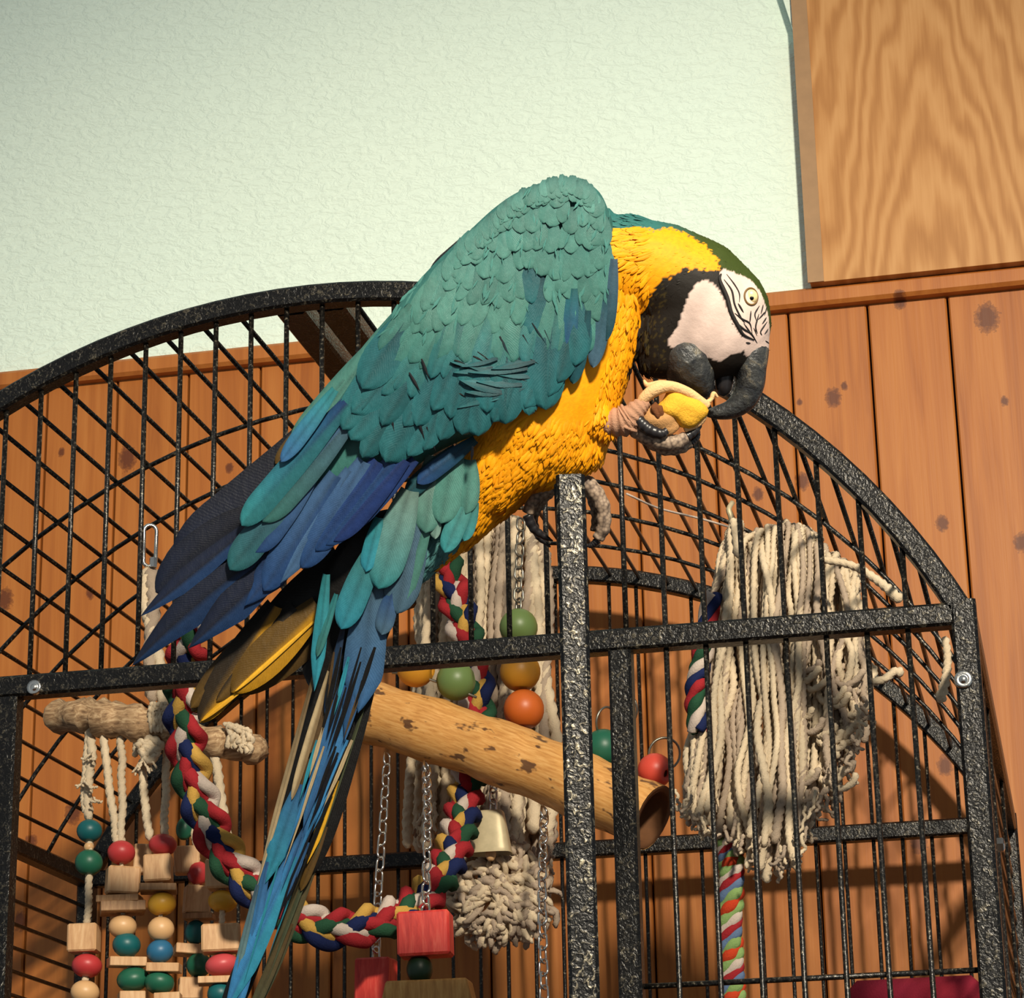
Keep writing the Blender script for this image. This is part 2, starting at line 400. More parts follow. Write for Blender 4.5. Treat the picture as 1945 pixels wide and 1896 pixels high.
bar((XD, 0.002, -0.2315), (W/2, 0.002, -0.2315), name='cross_bar'); bar((-W/2, D-0.004, -0.2315), (W/2, D-0.004, -0.2315), name='cross_bar'); bar((-W/2, 0.002, -0.2315), (-XD, 0.002, -0.2315), name='cross_bar')
def bolt(c, axis, r=0.0062):
    q = Vector(axis).to_track_quat('Z', 'Y').to_matrix(); R3 = np.array(q)
    prof = [(0, 0.0034), (0.0022, 0.0034), (0.0026, 0.0022), (0.0034, 0.0022), (0.0052, 0.0030), (r, 0.0014), (r, -0.001)]
    v, F = [], []; n = 14
    for (rr, z) in prof:
        for i in range(n): v.append((rr*math.cos(2*math.pi*i/n), rr*math.sin(2*math.pi*i/n), z))
    for j in range(len(prof)-1):
        for i in range(n): F.append((j*n+i, (j+1)*n+i, (j+1)*n+(i+1) % n, j*n+(i+1) % n))
    v = np.array(v) @ R3.T + np.array(c)
    return mesh('bolt', v, F, CHROME, cage)
bolt(at(1830, 1292, -T/2), (0, -1, 0)); bolt(at(67, 1307, -T/2), (0, -1, 0), 0.005)
nutc = np.array([W/2+0.012, 0.213, -0.114])
v, F = tube_data([nutc+np.array([-.012, 0, 0]), nutc+np.array([-.004, 0, 0]), nutc+np.array([-.003, 0, 0])], [0.0055, 0.0055, 0.0035], 6); o = mesh('wing_nut', v, F, CHROME, cage, smooth=False)
# open door, swung towards the viewer
XH = 0.190; dv = np.array([0.2724-XH, -0.4355, 0.0]); DL = np.linalg.norm(dv); dv /= DL
ZDT = -0.030-T/2
door = beam('door', (XH+dv[0]*0.012, dv[1]*0.012-0.004, ZDT), tuple(np.array([XH, -0.004, ZDT])+dv*(DL-T)), (0, 0, 1)); door['label'] = 'open cage door seen edge-on'
dn = np.array([dv[1], -dv[0], 0])
e = np.array([XH, 0, 0])+dv*(DL-T/2)
beam('door_stile', (e[0], e[1], -0.76), (e[0], e[1], -0.030), dn, parent=door, w=0.0148, h=0.0148, m=HAMMERLIT)
e2 = np.array([XH, 0, 0])+dv*0.020
beam('door_stile', (e2[0], e2[1], -0.76), (e2[0], e2[1], ZDT-T/2), dn, parent=door)
beam('door_rail', tuple(np.array([XH, 0, -0.752])+dv*0.03), tuple(np.array([XH, 0, -0.752])+dv*(DL-T)), (0, 0, 1), parent=door)
for i in range(1, 15):
    q = np.array([XH, 0, 0])+dv*(0.02+i*0.0262); bar((q[0], q[1], -0.745), (q[0], q[1], ZDT-T*0.4), parent=door)

for z in (-0.30, -0.68): tube('hinge', [(XD-0.008, -0.006, z-0.022), (XD-0.008, -0.006, z+0.022)], 0.0065, HAMMER, door, 10); beam('hinge_leaf', (XH+dv[0]*0.02, -0.012, z), (XD-0.004, -0.008, z), (0, 0, 1), w=0.004, h=0.034, parent=door)
# ------------------------------------------------------------------ ropes, chains, toys
def wob(P, amp, seed, f=3.0):
    r = np.random.default_rng(seed); n = len(P); t = np.linspace(0, 1, n)[:, None]; out = np.array(P, float)
    for a in (1, 2):
        out += amp/a*np.sin(2*math.pi*(f*a*t*r.uniform(.6, 1.2)+r.random(3)))*r.uniform(-1, 1, 3)*np.minimum(1, 4*t)
    return out
def strand(name, P, r, m, parent, seed=0, sides=8, ply=3, pitch=None, step=None, fray=0.0):
    """twisted cotton cord: tube whose radius is ridged along a helix"""
    P = np.asarray(P, float); L = np.sum(np.linalg.norm(np.diff(P, axis=0), axis=1)); step = step or r*0.55
    n = max(6, min(160, int(L/step))); Q = spline(P, n); pitch = pitch or r*5.5
    Tt, A, B = frames(Q); s = np.linspace(0, L, n); th = np.arange(sides)*2*math.pi/sides
    ph = th[None, :]*1.0 - (2*math.pi/pitch)*s[:, None]/1.0
    rr = r*(0.62+0.50*np.abs(np.cos(ply*ph/2)))
    tp = np.ones(n); tp[-1] = 0.35; tp[-2] = 0.85; tp[0] = 0.6
    if fray: tp *= 1+fray*np.linspace(0, 1, n)**3
    rr = rr*tp[:, None]
    v = (Q[:, None, :]+rr[:, :, None]*(np.cos(th)[None, :, None]*A[:, None, :]+np.sin(th)[None, :, None]*B[:, None, :])).reshape(-1, 3); F = []
    for i in range(n-1):
        for k in range(sides): F.append((i*sides+k, i*sides+(k+1) % sides, (i+1)*sides+(k+1) % sides, (i+1)*sides+k))
    F.append(tuple(range(sides-1, -1, -1))); F.append(tuple((n-1)*sides+k for k in range(sides)))
    return mesh(name, v, F, m, parent)
def colour_rope(P, R, cols, parent, turns, rs=None, sides=9, name='strand', ns=220):
    """plaited look: coloured strands laid helically around a path"""
    Q = spline(P, ns); Tt, A, B = frames(Q); n = len(cols); s = np.linspace(0, 1, ns)
    for i, c in enumerate(cols):
        ph = 2*math.pi*(i/n+turns*s)
        rad = R*(1+0.10*np.sin(2*ph*1.5+i))
        C_ = Q + rad[:, None]*(np.cos(ph)[:, None]*A+np.sin(ph)[:, None]*B)
        r = (rs or R*0.62)*(1+0.12*np.sin(ph*3+i*2))
        v, F = tube_data(C_, r, sides); mesh(name, v, F, CORD[c], parent)
def link_mesh(nm, L, Wd, r, m):
    t = np.linspace(0, 2*math.pi, 18, endpoint=False); s = (L-Wd)/2
    P = np.array([(Wd/2*math.cos(a), 0, Wd/2*math.sin(a)+(s if math.sin(a) >= 0 else -s)) for a in t])
    v, F = tube_data(P, r, 6, closed=True); return me_from(nm, v, F, m)
LINK = link_mesh('link', 0.0135, 0.0075, 0.0010, CHROME)
LINKD = link_mesh('link_dull', 0.0125, 0.0085, 0.0011, STEEL)
def chain(parent, P, me=LINK, pitch=0.0108, tw=90, name='link'):
    P = np.asarray(P, float); L = np.sum(np.linalg.norm(np.diff(P, axis=0), axis=1)); n = max(2, int(L/pitch)); Q = spline(P, n+1)
    for i in range(n):
        d = Vector((Q[i+1]-Q[i]).tolist()).normalized(); q = d.to_track_quat('Z', 'X') @ Matrix.Rotation(math.radians(35+tw*i), 3, 'Z').to_quaternion()
        inst(name, me, (Q[i]+Q[i+1])/2, parent, q)
def bead_me(c, nm):
    prof = []; n = 9
    for j in range(n+1):
        a = math.pi*(0.10+0.80*j/n); prof.append((math.sin(a), math.cos(a)))
    prof = [(0.20, prof[0][1]*0.80)]+prof+[(0.20, prof[-1][1]*0.80)]
    v, F = [], []; m = 18
    for (r, z) in prof:
        for i in range(m): v.append((r*math.cos(2*math.pi*i/m), r*math.sin(2*math.pi*i/m), z))
    for j in range(len(prof)-1):
        for i in range(m): F.append((j*m+i, (j+1)*m+i, (j+1)*m+(i+1) % m, j*m+(i+1) % m))
    return me_from(nm, v, F, BEADS[c])
BEADME = {c: bead_me(c, c+'_bead') for c in BEADS}
def bead(parent, c, x, y, Y, rx, ry=None, tilt=(0, 0), name='bead'):
    s = 1/ppm(Y); ry = ry or rx
    return inst(name, BEADME[c], at(x, y, Y), parent, (tilt[0], tilt[1], random.random()*6), (rx*s, rx*s, ry*s))
def block(parent, x, y, Y, wpx, hpx, dpx=None, m=None, rz=0.3, tx=0.0, ty=0.0, name='wood_block', cut=0.0):
    s = 1/ppm(Y); dpx = dpx or wpx*0.8
    v, F = box_data((0, 0, 0), (wpx*s, dpx*s, hpx*s), bev=0.07)
    if cut: v = np.array(v); v[:, 0] *= 1-cut*(v[:, 2] > 0)
    me = me_from(name, v, F, m or BLOCK, False); return inst(name, me, at(x, y, Y), parent, (tx, ty, rz))

# --- driftwood bead toy (left)
def z5(x, y): return (x/2.725, 1200+y/2.725)
YT = 0.25
toy = thing('bead_toy', at(285, 1340, YT), 'driftwood hanging toy with strings of coloured beads and pale wood blocks, at the left', 'bird toy')
def seg5(pts, Y=YT): return [at(*z5(x, y), Y) for x, y in pts]
dp = spline([at(*z5(250, 440), YT+0.02), at(*z5(520, 445), YT), at(*z5(820, 500), YT), at(*z5(1100, 570), YT), at(*z5(1385, 620), YT+0.02)], 40)
dr = np.interp(np.linspace(0, 1, 40), [0, .04, .2, .5, .8, .97, 1], [.004, .0135, .0155, .0155, .0135, .0115, .005])*(1+0.14*RNG.standard_normal(40))
v, F = tube_data(dp, dr, 14, sq=0.9); v = np.array(v)+RNG.normal(0, 0.0008, (len(v), 3)); dw = mesh('driftwood', v, F, DRIFT, toy)
def cord(pts, rpx, Y=YT, m=COTTON, parent=None, seed=0, name='cord', wamp=0.0006, **k):
    P = seg5(pts, Y); P = wob(spline(P, 12), wamp, seed); return strand(name, P, rpx/2.725/ppm(Y), m, parent or toy, sides=8, **k)
cord([(465, 500), (475, 650), (455, 800), (460, 980)], 26, seed=1); cord([(455, 500), (440, 700), (430, 850), (440, 940)], 15, seed=2)
cord([(462, 1000), (462, 1300), (450, 1520)], 20, seed=3); cord([(445, 1650), (440, 1900)], 18, seed=4)
cord([(530, 480), (560, 760), (595, 1000), (605, 1120)], 23, seed=5); cord([(622, 480), (632, 760), (628, 1120)], 22, seed=6)
cord([(735, 660), (748, 860), (775, 1080)], 23, seed=7); cord([(865, 560), (858, 820), (848, 1070)], 22, seed=8)
cord([(628, 1100), (640, 1500), (690, 1900)], 12, seed=9); cord([(838, 1100), (832, 1500), (840, 1900)], 12, seed=10)
cord([(1110, 620), (1140, 830), (1172, 1060), (1160, 1180)], 27, seed=11); cord([(1155, 1180), (1150, 1500), (1145, 1880)], 16, seed=12)
cord([(1000, 560), (985, 900), (1025, 1200)], 14, YT+0.035, seed=13); cord([(1025, 1200), (1010, 1600), (1000, 1890)], 14, YT+0.035, seed=14)
cord([(705, 480), (705, 580), (700, 650)], 18, seed=15)
for i in range(26):                                         # frayed tufts
    cx, cy = random.choice([(470, 640), (440, 780), (480, 860), (740, 680), (760, 650)]); a = random.uniform(-2.6, 2.6)
    L = random.uniform(50, 95) if cx > 700 else random.uniform(40, 80)
    cord([(cx+random.uniform(-14, 14), cy+random.uniform(-30, 30)), (cx+L*.55*math.sin(a), cy+L*.35), (cx+L*.9*math.sin(a), cy+L*(.75 if cx > 700 else .3))], 6.5, YT-0.008+random.uniform(-.006, .006), seed=20+i, name='frayed_cord')
for i, (x, y) in enumerate([(752, 600), (790, 585), (770, 630)]):
    cord([(x-45, y), (x-10, y-30), (x+40, y-5), (x+10, y+35), (x-40, y+15)], 24, YT-0.012, seed=60+i, name='knot')
for i in range(7):                                          # cord wound on the driftwood ends
    x = 1170+i*18; yc = 545+i*5
    cord([(x-10, yc-75), (x+15, yc-50), (x+22, yc), (x+5, yc+55)], 15, YT-0.014, m=COTTON, seed=70+i, name='wound_cord', wamp=0.002)
for i in range(5):
    x = 790+i*18; cord([(x, 365), (x-14, 420), (x-4, 520)], 14, YT-0.0155, m=COTTON, seed=80+i, name='wound_cord', wamp=0.0015)
for (c, x, y, r, r2, Y) in [('teal', 463, 1032, 66, 60, 0), ('natural', 460, 1115, 26, 26, 0), ('green', 460, 1196, 72, 68, 0), ('red', 450, 1730, 78, 60, 0), ('natural', 440, 1868, 74, 62, 0),
        ('red', 628, 1144, 72, 62, 0), ('natural', 635, 1528, 72, 60, 0), ('teal', 655, 1622, 72, 62, 0), ('green', 690, 1800, 84, 62, 0),
        ('red', 843, 1104, 73, 56, 0), ('yellow', 838, 1410, 73, 60, 0), ('natural', 833, 1540, 68, 64, 0), ('blue', 828, 1655, 68, 60, 0), ('green', 825, 1818, 76, 58, 0),
        ('red', 1025, 1250, 56, 62, .035), ('teal', 1012, 1556, 54, 62, .035), ('green', 1030, 1727, 64, 62, .035),
        ('yellow', 1153, 1396, 75, 56, 0), ('pink', 1150, 1726, 86, 58, 0), ('teal', 1140, 1876, 66, 58, 0), ('green', 955, 1020, 44, 60, .035)]:
    bead(toy, c, *z5(x, y), YT+Y, r/2.725, r2/2.725, (random.uniform(-.15, .15), random.uniform(-.15, .15)))
for (x, y, wz, hz, Y, rz, m, nm) in [(435, 1590, 150, 142, 0, .15, None, 'wood_block'), (635, 1290, 165, 138, 0, .5, None, 'wood_block'), (820, 1230, 140, 138, 0, .2, None, 'wood_block'), (740, 1180, 90, 150, .04, .3, None, 'wood_block'),
        (968, 1185, 130, 140, .035, .3, None, 'wood_block'), (1020, 1390, 130, 140, .035, .5, None, 'wood_block'), (1158, 1258, 170, 150, 0, .15, None, 'wood_block'), (1145, 1592, 195, 138, 0, .3, None, 'wood_block'),
        (975, 1650, 140, 50, .035, .5, None, 'wood_block'), (985, 1850, 120, 110, .035, .4, None, 'wood_block'), (655, 1712, 185, 46, 0, .5, None, 'wood_block'), (850, 1742, 165, 44, 0, .2, None, 'wood_block'),
        (680, 1898, 130, 60, 0, .5, None, 'wood_block'), (870, 1900, 130, 50, 0, .2, None, 'wood_block'), (1120, 1808, 180, 34, 0, .3, None, 'wood_block'),
        (635, 1432, 225, 52, 0, .4, SLICE, 'wood_slice'), (620, 1388, 215, 34, 0, .2, SLICE, 'wood_slice'), (820, 1332, 185, 36, 0, .3, SLICE, 'wood_slice'), (1030, 1476, 150, 28, .035, .2, SLICE, 'wood_slice')]:
    block(toy, *z5(x, y), YT+Y, wz/2.725, hz/2.725, None, m, rz, random.uniform(-.06, .06), random.uniform(-.05, .05), nm)
# quick link the toy hangs from
ql = link_mesh('quick_link', 0.036, 0.0105, 0.0017, CHROME); o = inst('quick_link', ql, at(285, 1037, 0.26), toy, (0, 0, 0.5))
v, F = tube_data([at(291, 1060, 0.255), at(291, 1078, 0.255)], 0.0032, 6); mesh('quick_link_nut', v, F, CHROME, toy, smooth=False)
strand('cord', [at(287, 1080, 0.26), at(292, 1150, 0.257), at(286, 1240, 0.255), at(290, 1335, 0.25)], 0.006, COTTONG, toy); strand('cord', [at(280, 1080, 0.26), at(276, 1150, 0.257), at(300, 1240, 0.255), at(312, 1350, 0.25)], 0.005, COTTON, toy)

# --- plaited rope perch looping below the bird
def plait(P, parent, pitch, R_, off, rc, pairs, ns=520):
    Q = spline(P, ns); Tt, A, B = frames(Q, up=(0, -1, 0)); Ln = np.concatenate([[0], np.cumsum(np.linalg.norm(np.diff(Q, axis=0), axis=1))])
    for i, pr in enumerate(pairs):
        ph = 2*math.pi*(Ln/pitch+i/len(pairs)); c, d = np.sin(ph), np.sin(2*ph)
        for j, cn in enumerate(pr):
            o_ = (j-(len(pr)-1)/2)*off*2
            sl = np.cos(ph)                                   # cords of a bundle lie side by side across its own run
            C_ = Q + (R_*c*1.0)[:, None]*A + (R_*0.62*d)[:, None]*B + (o_*0.75)*A + (o_*0.9*sl)[:, None]*Tt
            v, F = tube_data(C_, rc*(1+0.10*np.cos(2*ph+j)), 8); mesh('strand', v, F, CORD[cn], parent)
rp = thing('rope_perch', at(650, 1760, 0.20), 'plaited red, white, blue, green and yellow rope perch looping low behind the tail', 'rope perch')
path = [(560, 905, .175), (470, 1000, .15), (388, 1130, .12), (352, 1260, .15), (352, 1400, .17), (378, 1520, .18), (432, 1630, .19), (520, 1720, .20), (620, 1765, .20), (730, 1748, .22), (815, 1695, .26), (862, 1610, .31), (885, 1510, .36), (903, 1400, .395), (905, 1300, .40), (880, 1190, .405), (850, 1090, .41), (838, 1030, .415)]
plait([at(x, y, Y) for x, y, Y in path], rp, 0.070, 0.0080, 0.0048, 0.0057, [('red', 'white'), ('blue', 'yellow'), ('green', 'red')])
# --- peeled log perch
lg = thing('log_perch', at(960, 1470, 0.33), 'thick peeled wooden log perch with dark knots behind the open door', 'perch')
LP0, LP1 = at(655, 1338, 0.37), at(1241, 1553, 0.30); n = 30; lp = np.array([LP0+(LP1-LP0)*t + np.array([0, 0, 0.006*math.sin(t*3.1)]) for t in np.linspace(0, 1, n)])
Tt, A, B = frames(lp); th = np.linspace(0, 2*math.pi, 25); r0 = 0.0262; vv, uu, FF = [], [], []
for i in range(n):
    rr = r0*(1+0.035*math.sin(i*0.9)+0.02*math.sin(i*2.3))
    for k, a in enumerate(th):
        q = rr*(1+0.02*math.sin(3*a+i*.2)); vv.append(lp[i]+q*(math.cos(a)*A[i]+math.sin(a)*B[i])); uu.append((i/(n-1), k/24))
for i in range(n-1):
    for k in range(24): FF.append((i*25+k, i*25+k+1, (i+1)*25+k+1, (i+1)*25+k))
mesh('log', vv, FF, LOG, lg, uvs=uu)
for i, s in ((0, 1), (n-1, -1)):                           # cut ends with a hollow core
    ring = []; FFe = []
    for (q, dpt) in ((1.0, 0), (0.97, -0.0), (0.80, 0.0005), (0.74, 0.02)):
        for a in th[:-1]: ring.append(lp[i]+s*Tt[i]*dpt+r0*q*(math.cos(a)*A[i]+math.sin(a)*B[i]))
    for j in range(3):
        for k in range(24): FFe.append((j*24+k, j*24+(k+1) % 24, (j+1)*24+(k+1) % 24, (j+1)*24+k))
    FFe.append(tuple(3*24+k for k in range(24))); mesh('cut_end', ring, FFe, LOGIN, lg)
# --- bead string by the log
bs = thing('bead_string', at(985, 1190, 0.37), 'string of large green, yellow and orange wooden beads hanging behind the open door', 'bead string')
for c, x, y, r, Y in [('sage', 985, 1192, 36, .385), ('gold', 988, 1276, 38, .38), ('orange', 995, 1348, 38, .375)]: bead(bs, c, x, y, Y, r)
chain(bs, [at(990, 985, .40), at(986, 1080, .39), at(985, 1160, .387)], LINKD, 0.0100); tube('wire', [at(985, 1150, .387), at(995, 1392, .373)], 0.0013, STEEL, bs, 6)
bg2 = thing('bead_garland', at(860, 1310, 0.41), 'orange and sage-green bead pair resting above the log beside the tail', 'bead string')
for c, x, y, r in [('gold', 790, 1270, 36), ('sage', 866, 1294, 37)]: bead(bg2, c, x, y, 0.352, r, None, (0, 1.4))
tube('wire', [at(745, 1278, .352), at(790, 1282, .352), at(866, 1308, .352), at(905, 1325, .352)], 0.0012, STEEL, bg2, 6)
br = thing('bead_ring', at(1253, 1462, 0.34), 'red bead and green bead on wire rings above the end of the log', 'bead string')
bead(br, 'coral', 1244, 1464, .33, 32, None, (0, 1.2)); bead(br, 'green', 1146, 1422, .34, 36)
for (x, y, rr, ry) in [(1262, 1432, 29, .4), (1150, 1370, 26, 1.1), (1185, 1345, 30, -.5)]:
    v, F = tube_data([(rr/ppm(.34)*math.cos(a), 0, rr/ppm(.34)*math.sin(a)) for a in np.linspace(0, 2*math.pi, 24, endpoint=False)], 0.0010, 6, closed=True); inst('wire_ring', me_from('wire_ring', v, F, STEEL), at(x, y, .34), br, (0.3, 0, ry))
# --- chains with red blocks
ct = thing('chain_toy', at(812, 1770, 0.24), 'red wood blocks hanging on two steel chains below the rope perch', 'bird toy')
chain(ct, [at(736, 1432, .345), at(728, 1560, .31), at(718, 1700, .28), at(714, 1825, .27)]); chain(ct, [at(810, 1452, .33), at(812, 1560, .27), at(808, 1740, .20)])
block(ct, 808, 1776, .20, 96, 80, 60, REDBLOCK, .10, 0, -.02); block(ct, 714, 1866, .27, 66, 84, 50, REDBLOCK, -.1, 0, .02); bead(ct, 'dark', 797, 1842, .20, 24, 28)
block(ct, 815, 1892, .20, 170, 52, 60, m_wood('tan_block_wood', (166, 112, 52), (196, 142, 72), (214, 166, 96)), .05, 0, 0, cut=.12)
sc_ = thing('hanging_chain', at(1030, 1700, 0.26), 'single steel chain hanging close left of the open door post', 'chain'); chain(sc_, [at(1034, 1536, .31), at(1030, 1700, .24), at(1034, 1925, .2)])
# --- bell with tassel
be = thing('bell', at(932, 1580, 0.36), 'small dull metal cow bell hanging under the log', 'bell')
s = 1/ppm(.36); vb, Fb = [], []
prof = [(0.0, 40), (21, 40), (23.5, 39), (25, 36), (31, 4), (37, -31), (38.5, -38), (39.5, -39), (38, -39), (30, 0), (18, 34)]
for (r, z) in prof:
    for i in range(28):
        a = 2*math.pi*i/28; q = (abs(math.cos(a))**4+abs(math.sin(a))**4)**(-1/4)
        vb.append(at(932, 1582, .36)+s*np.array([r*q*math.cos(a), 0.62*r*q*math.sin(a), z]))
for j in range(len(prof)-1):
    for i in range(28): Fb.append((j*28+i, j*28+(i+1) % 28, (j+1)*28+(i+1) % 28, (j+1)*28+i))
mesh('bell_body', vb, Fb, BRASS, be); chain(be, [at(938, 1480, .36), at(936, 1545, .36)], LINK, 0.0085, name='hanger_link')
bead(be, 'natural', 932, 1622, .36, 10, 14, name='clapper')
# --- cotton mops
def mop(name, label, anchor, Y, tops, bots, ncord, rpx, seed, mats=(COTTON, COTTONG), mid=None, spread=0.045, amp=0.003, fray=0.3):
    r = np.random.default_rng(seed); t = thing(name, at(*anchor, Y), label, 'bird toy')
    for i in range(ncord):
        u = (i+r.random()*0.8)/ncord; lay = (r.random()-0.5)*spread - 0.25*spread*math.sin(math.pi*u)
        def ip(T_): 
            xs = np.linspace(0, 1, len(T_)); return np.array([np.interp(u, xs, [q[0] for q in T_]), np.interp(u, xs, [q[1] for q in T_])])
        a, b = ip(tops), ip(bots); b = b+np.array([r.normal(0, 10), r.uniform(-70, 25)]); a = a+r.normal(0, 4, 2)
        m1 = a*0.7+b*0.3 + r.normal(0, 6, 2); m2 = a*.35+b*.65+r.normal(0, 9, 2)
        P = [at(a[0], a[1]+10, Y+lay*0.25+0.012), at(a[0], a[1], Y+lay*0.5), at(*m1, Y+lay), at(*m2, Y+lay*1.05), at(*b, Y+lay*1.1)]
        P = wob(spline(P, 16), amp*r.uniform(.4, 1.3), int(r.integers(1e6)), 2.2)
        strand('strand', P, rpx*r.uniform(.85, 1.15)/ppm(Y), mats[int(r.random() < 0.35)], t, fray=fray)
    return t
mp = mop('cotton_mop_toy', 'big tangled white cotton mop toy hanging behind the right front bars', (1480, 1030), 0.22,
         [(1368, 1075), (1392, 1015), (1420, 1040), (1460, 1018), (1500, 1012), (1540, 1022), (1562, 1050), (1610, 1085), (1622, 1120)], [(1300, 1545), (1345, 1590), (1400, 1620), (1450, 1650), (1500, 1655), (1530, 1560), (1580, 1500), (1620, 1430), (1640, 1330)], 135, 6.2, 5, amp=0.0048)
for i in range(26):                                        # curly matted cords on its right
    x, y = random.uniform(1520, 1625), random.uniform(1240, 1500); w_ = random.uniform(16, 32)
    if x > 1600 and y > 1420: continue
    P = [at(x+w_*math.cos(a)*(1-.12*a)+random.uniform(-5, 5), y+w_*.8*math.sin(a)+a*4, 0.185+.004*a) for a in np.linspace(0, random.uniform(4, 7.5), 9)]
    strand('curled_strand', P, 6.5/ppm(.2), COTTON if i % 3 else COTTONG, mp)
for pts in [[(1560, 1062), (1620, 1075), (1670, 1105), (1712, 1142)], [(1655, 1296), (1680, 1290), (1700, 1276), (1716, 1280)], [(1392, 985), (1396, 1010), (1404, 1060)]]:
    strand('loose_end', [at(x, y, .15) for x, y in pts], 7.5/ppm(.15), COTTON, mp, fray=.5)
strand('loose_end', [at(x, y, .12) for x, y in [(1795, 1210), (1800, 1250), (1796, 1290), (1785, 1335)]], 7.5/ppm(.12), COTTON, mp, fray=.5)
tube('binding_string', spline([at(1190, 938, .2), at(1250, 965, .23), at(1330, 985, .21), at(1392, 1003, .215)], 14), 0.0009, CORD['white'], mp, 5)
hk = tube('hook', spline([at(1388, 1015, .215), at(1389, 985, .215), at(1384, 968, .215), at(1391, 955, .22)], 10), 0.0022, BRASS, mp, 6)
tr = thing('twist_rope', at(1390, 1650, 0.28), 'thin twisted rainbow rope dangling below the big cotton mop', 'rope')
colour_rope([at(1384, 1600, .22), at(1390, 1660, .22), at(1386, 1760, .22), at(1390, 1850, .22), at(1392, 1930, .22)], 0.0050, ['orange', 'lime', 'sky', 'red', 'white', 'lime'], tr, 4.2, 0.0046, ns=120)
strand_side = thing('rope_strip', at(1330, 1330, .3), 'short green, red and blue rope strip along the left edge of the cotton mop', 'rope')
colour_rope([at(1352, 1130, .2), at(1336, 1240, .2), at(1322, 1310, .2), at(1326, 1390, .2)], 0.0042, ['green', 'red', 'blue', 'white'], strand_side, 2.2, 0.0042, ns=80)
mc = mop('cotton_braid_toy', 'long white cotton mop hanging between the tail and the open door', (930, 1010), 0.47,
         [(800, 1120), (850, 1040), (900, 1005), (950, 990), (1000, 1010), (1040, 1060)], [(790, 1610), (830, 1585), (880, 1590), (930, 1640), (990, 1660), (1055, 1640)], 48, 9.5, 9, amp=0.0025)
def frays(t, edge, Y, n, seed, dy=50, rp=(2.6, 4.2)):
    r = np.random.default_rng(seed); e = spline([np.array([*q, 0.]) for q in edge], 60)[:, :2]
    for i in range(n):
        x, y = e[r.integers(60)]+r.normal(0, 9, 2); yy = Y+r.uniform(-.03, .02); a = r.normal(0, .8); l_ = r.uniform(.5, 1.1)*dy
        strand('frayed_end', wob(spline([at(x, y-l_*.6, yy), at(x+8*math.sin(a), y, yy), at(x+l_*.6*math.sin(a), y+l_*.5*math.cos(a), yy)], 8), .002, i+seed, 1.6), r.uniform(*rp)/ppm(Y), COTTONG if r.random() < .6 else COTTON, t, sides=6)
frays(mp, [(1300, 1530), (1345, 1570), (1400, 1600), (1450, 1630), (1500, 1640), (1530, 1560), (1580, 1480), (1625, 1400), (1640, 1310)], .2, 110, 31)
frays(mc, [(790, 1590), (830, 1560), (880, 1570), (930, 1620), (990, 1640), (1055, 1620)], .46, 40, 47)
pm = thing('cotton_tassel', at(950, 1700, 0.40), 'fluffy matted cotton tassel below the cow bell', 'bird toy')
r = np.random.default_rng(3)
for i in range(240):
    a = r.uniform(0, 2*math.pi); q = math.sqrt(r.random()); cx, cy = 950, 1700; x, y = cx+102*q*math.cos(a), cy-6+100*q*math.sin(a)*.95
    dp_ = 0.40-0.035*math.sqrt(max(0, 1-q*q)); L = r.uniform(30, 62); b = a+r.normal(0, .9)
    P = [at(x-L*.5*math.cos(b), y-L*.5*math.sin(b), dp_+.012), at(x+r.normal(0, 5), y+r.normal(0, 5), dp_), at(x+L*.5*math.cos(b), y+L*.5*math.sin(b)+6, dp_+.004)]
    strand('tuft', wob(spline(P, 8), .0016, i, 1.5), r.uniform(5, 8)/ppm(.4), COTTONG if r.random() < .6 else COTTON, pm, step=0.003, sides=7)
pad = thing('red_pad', at(1760, 1885, .5), 'dark red padded shelf edge low at the right of the cage', 'pad')
v, F = box_data(at(1745, 1905, .42), (0.105, 0.10, 0.028), bev=.3); mesh('pad_cushion', v, F, fibre('red_fleece', (150, 40, 52), (110, 28, 52)), pad)
v, F = box_data(at(1745, 1935, .42), (0.108, 0.10, 0.006), bev=.2); mesh('pad_base', v, F, BAR, pad, smooth=False)

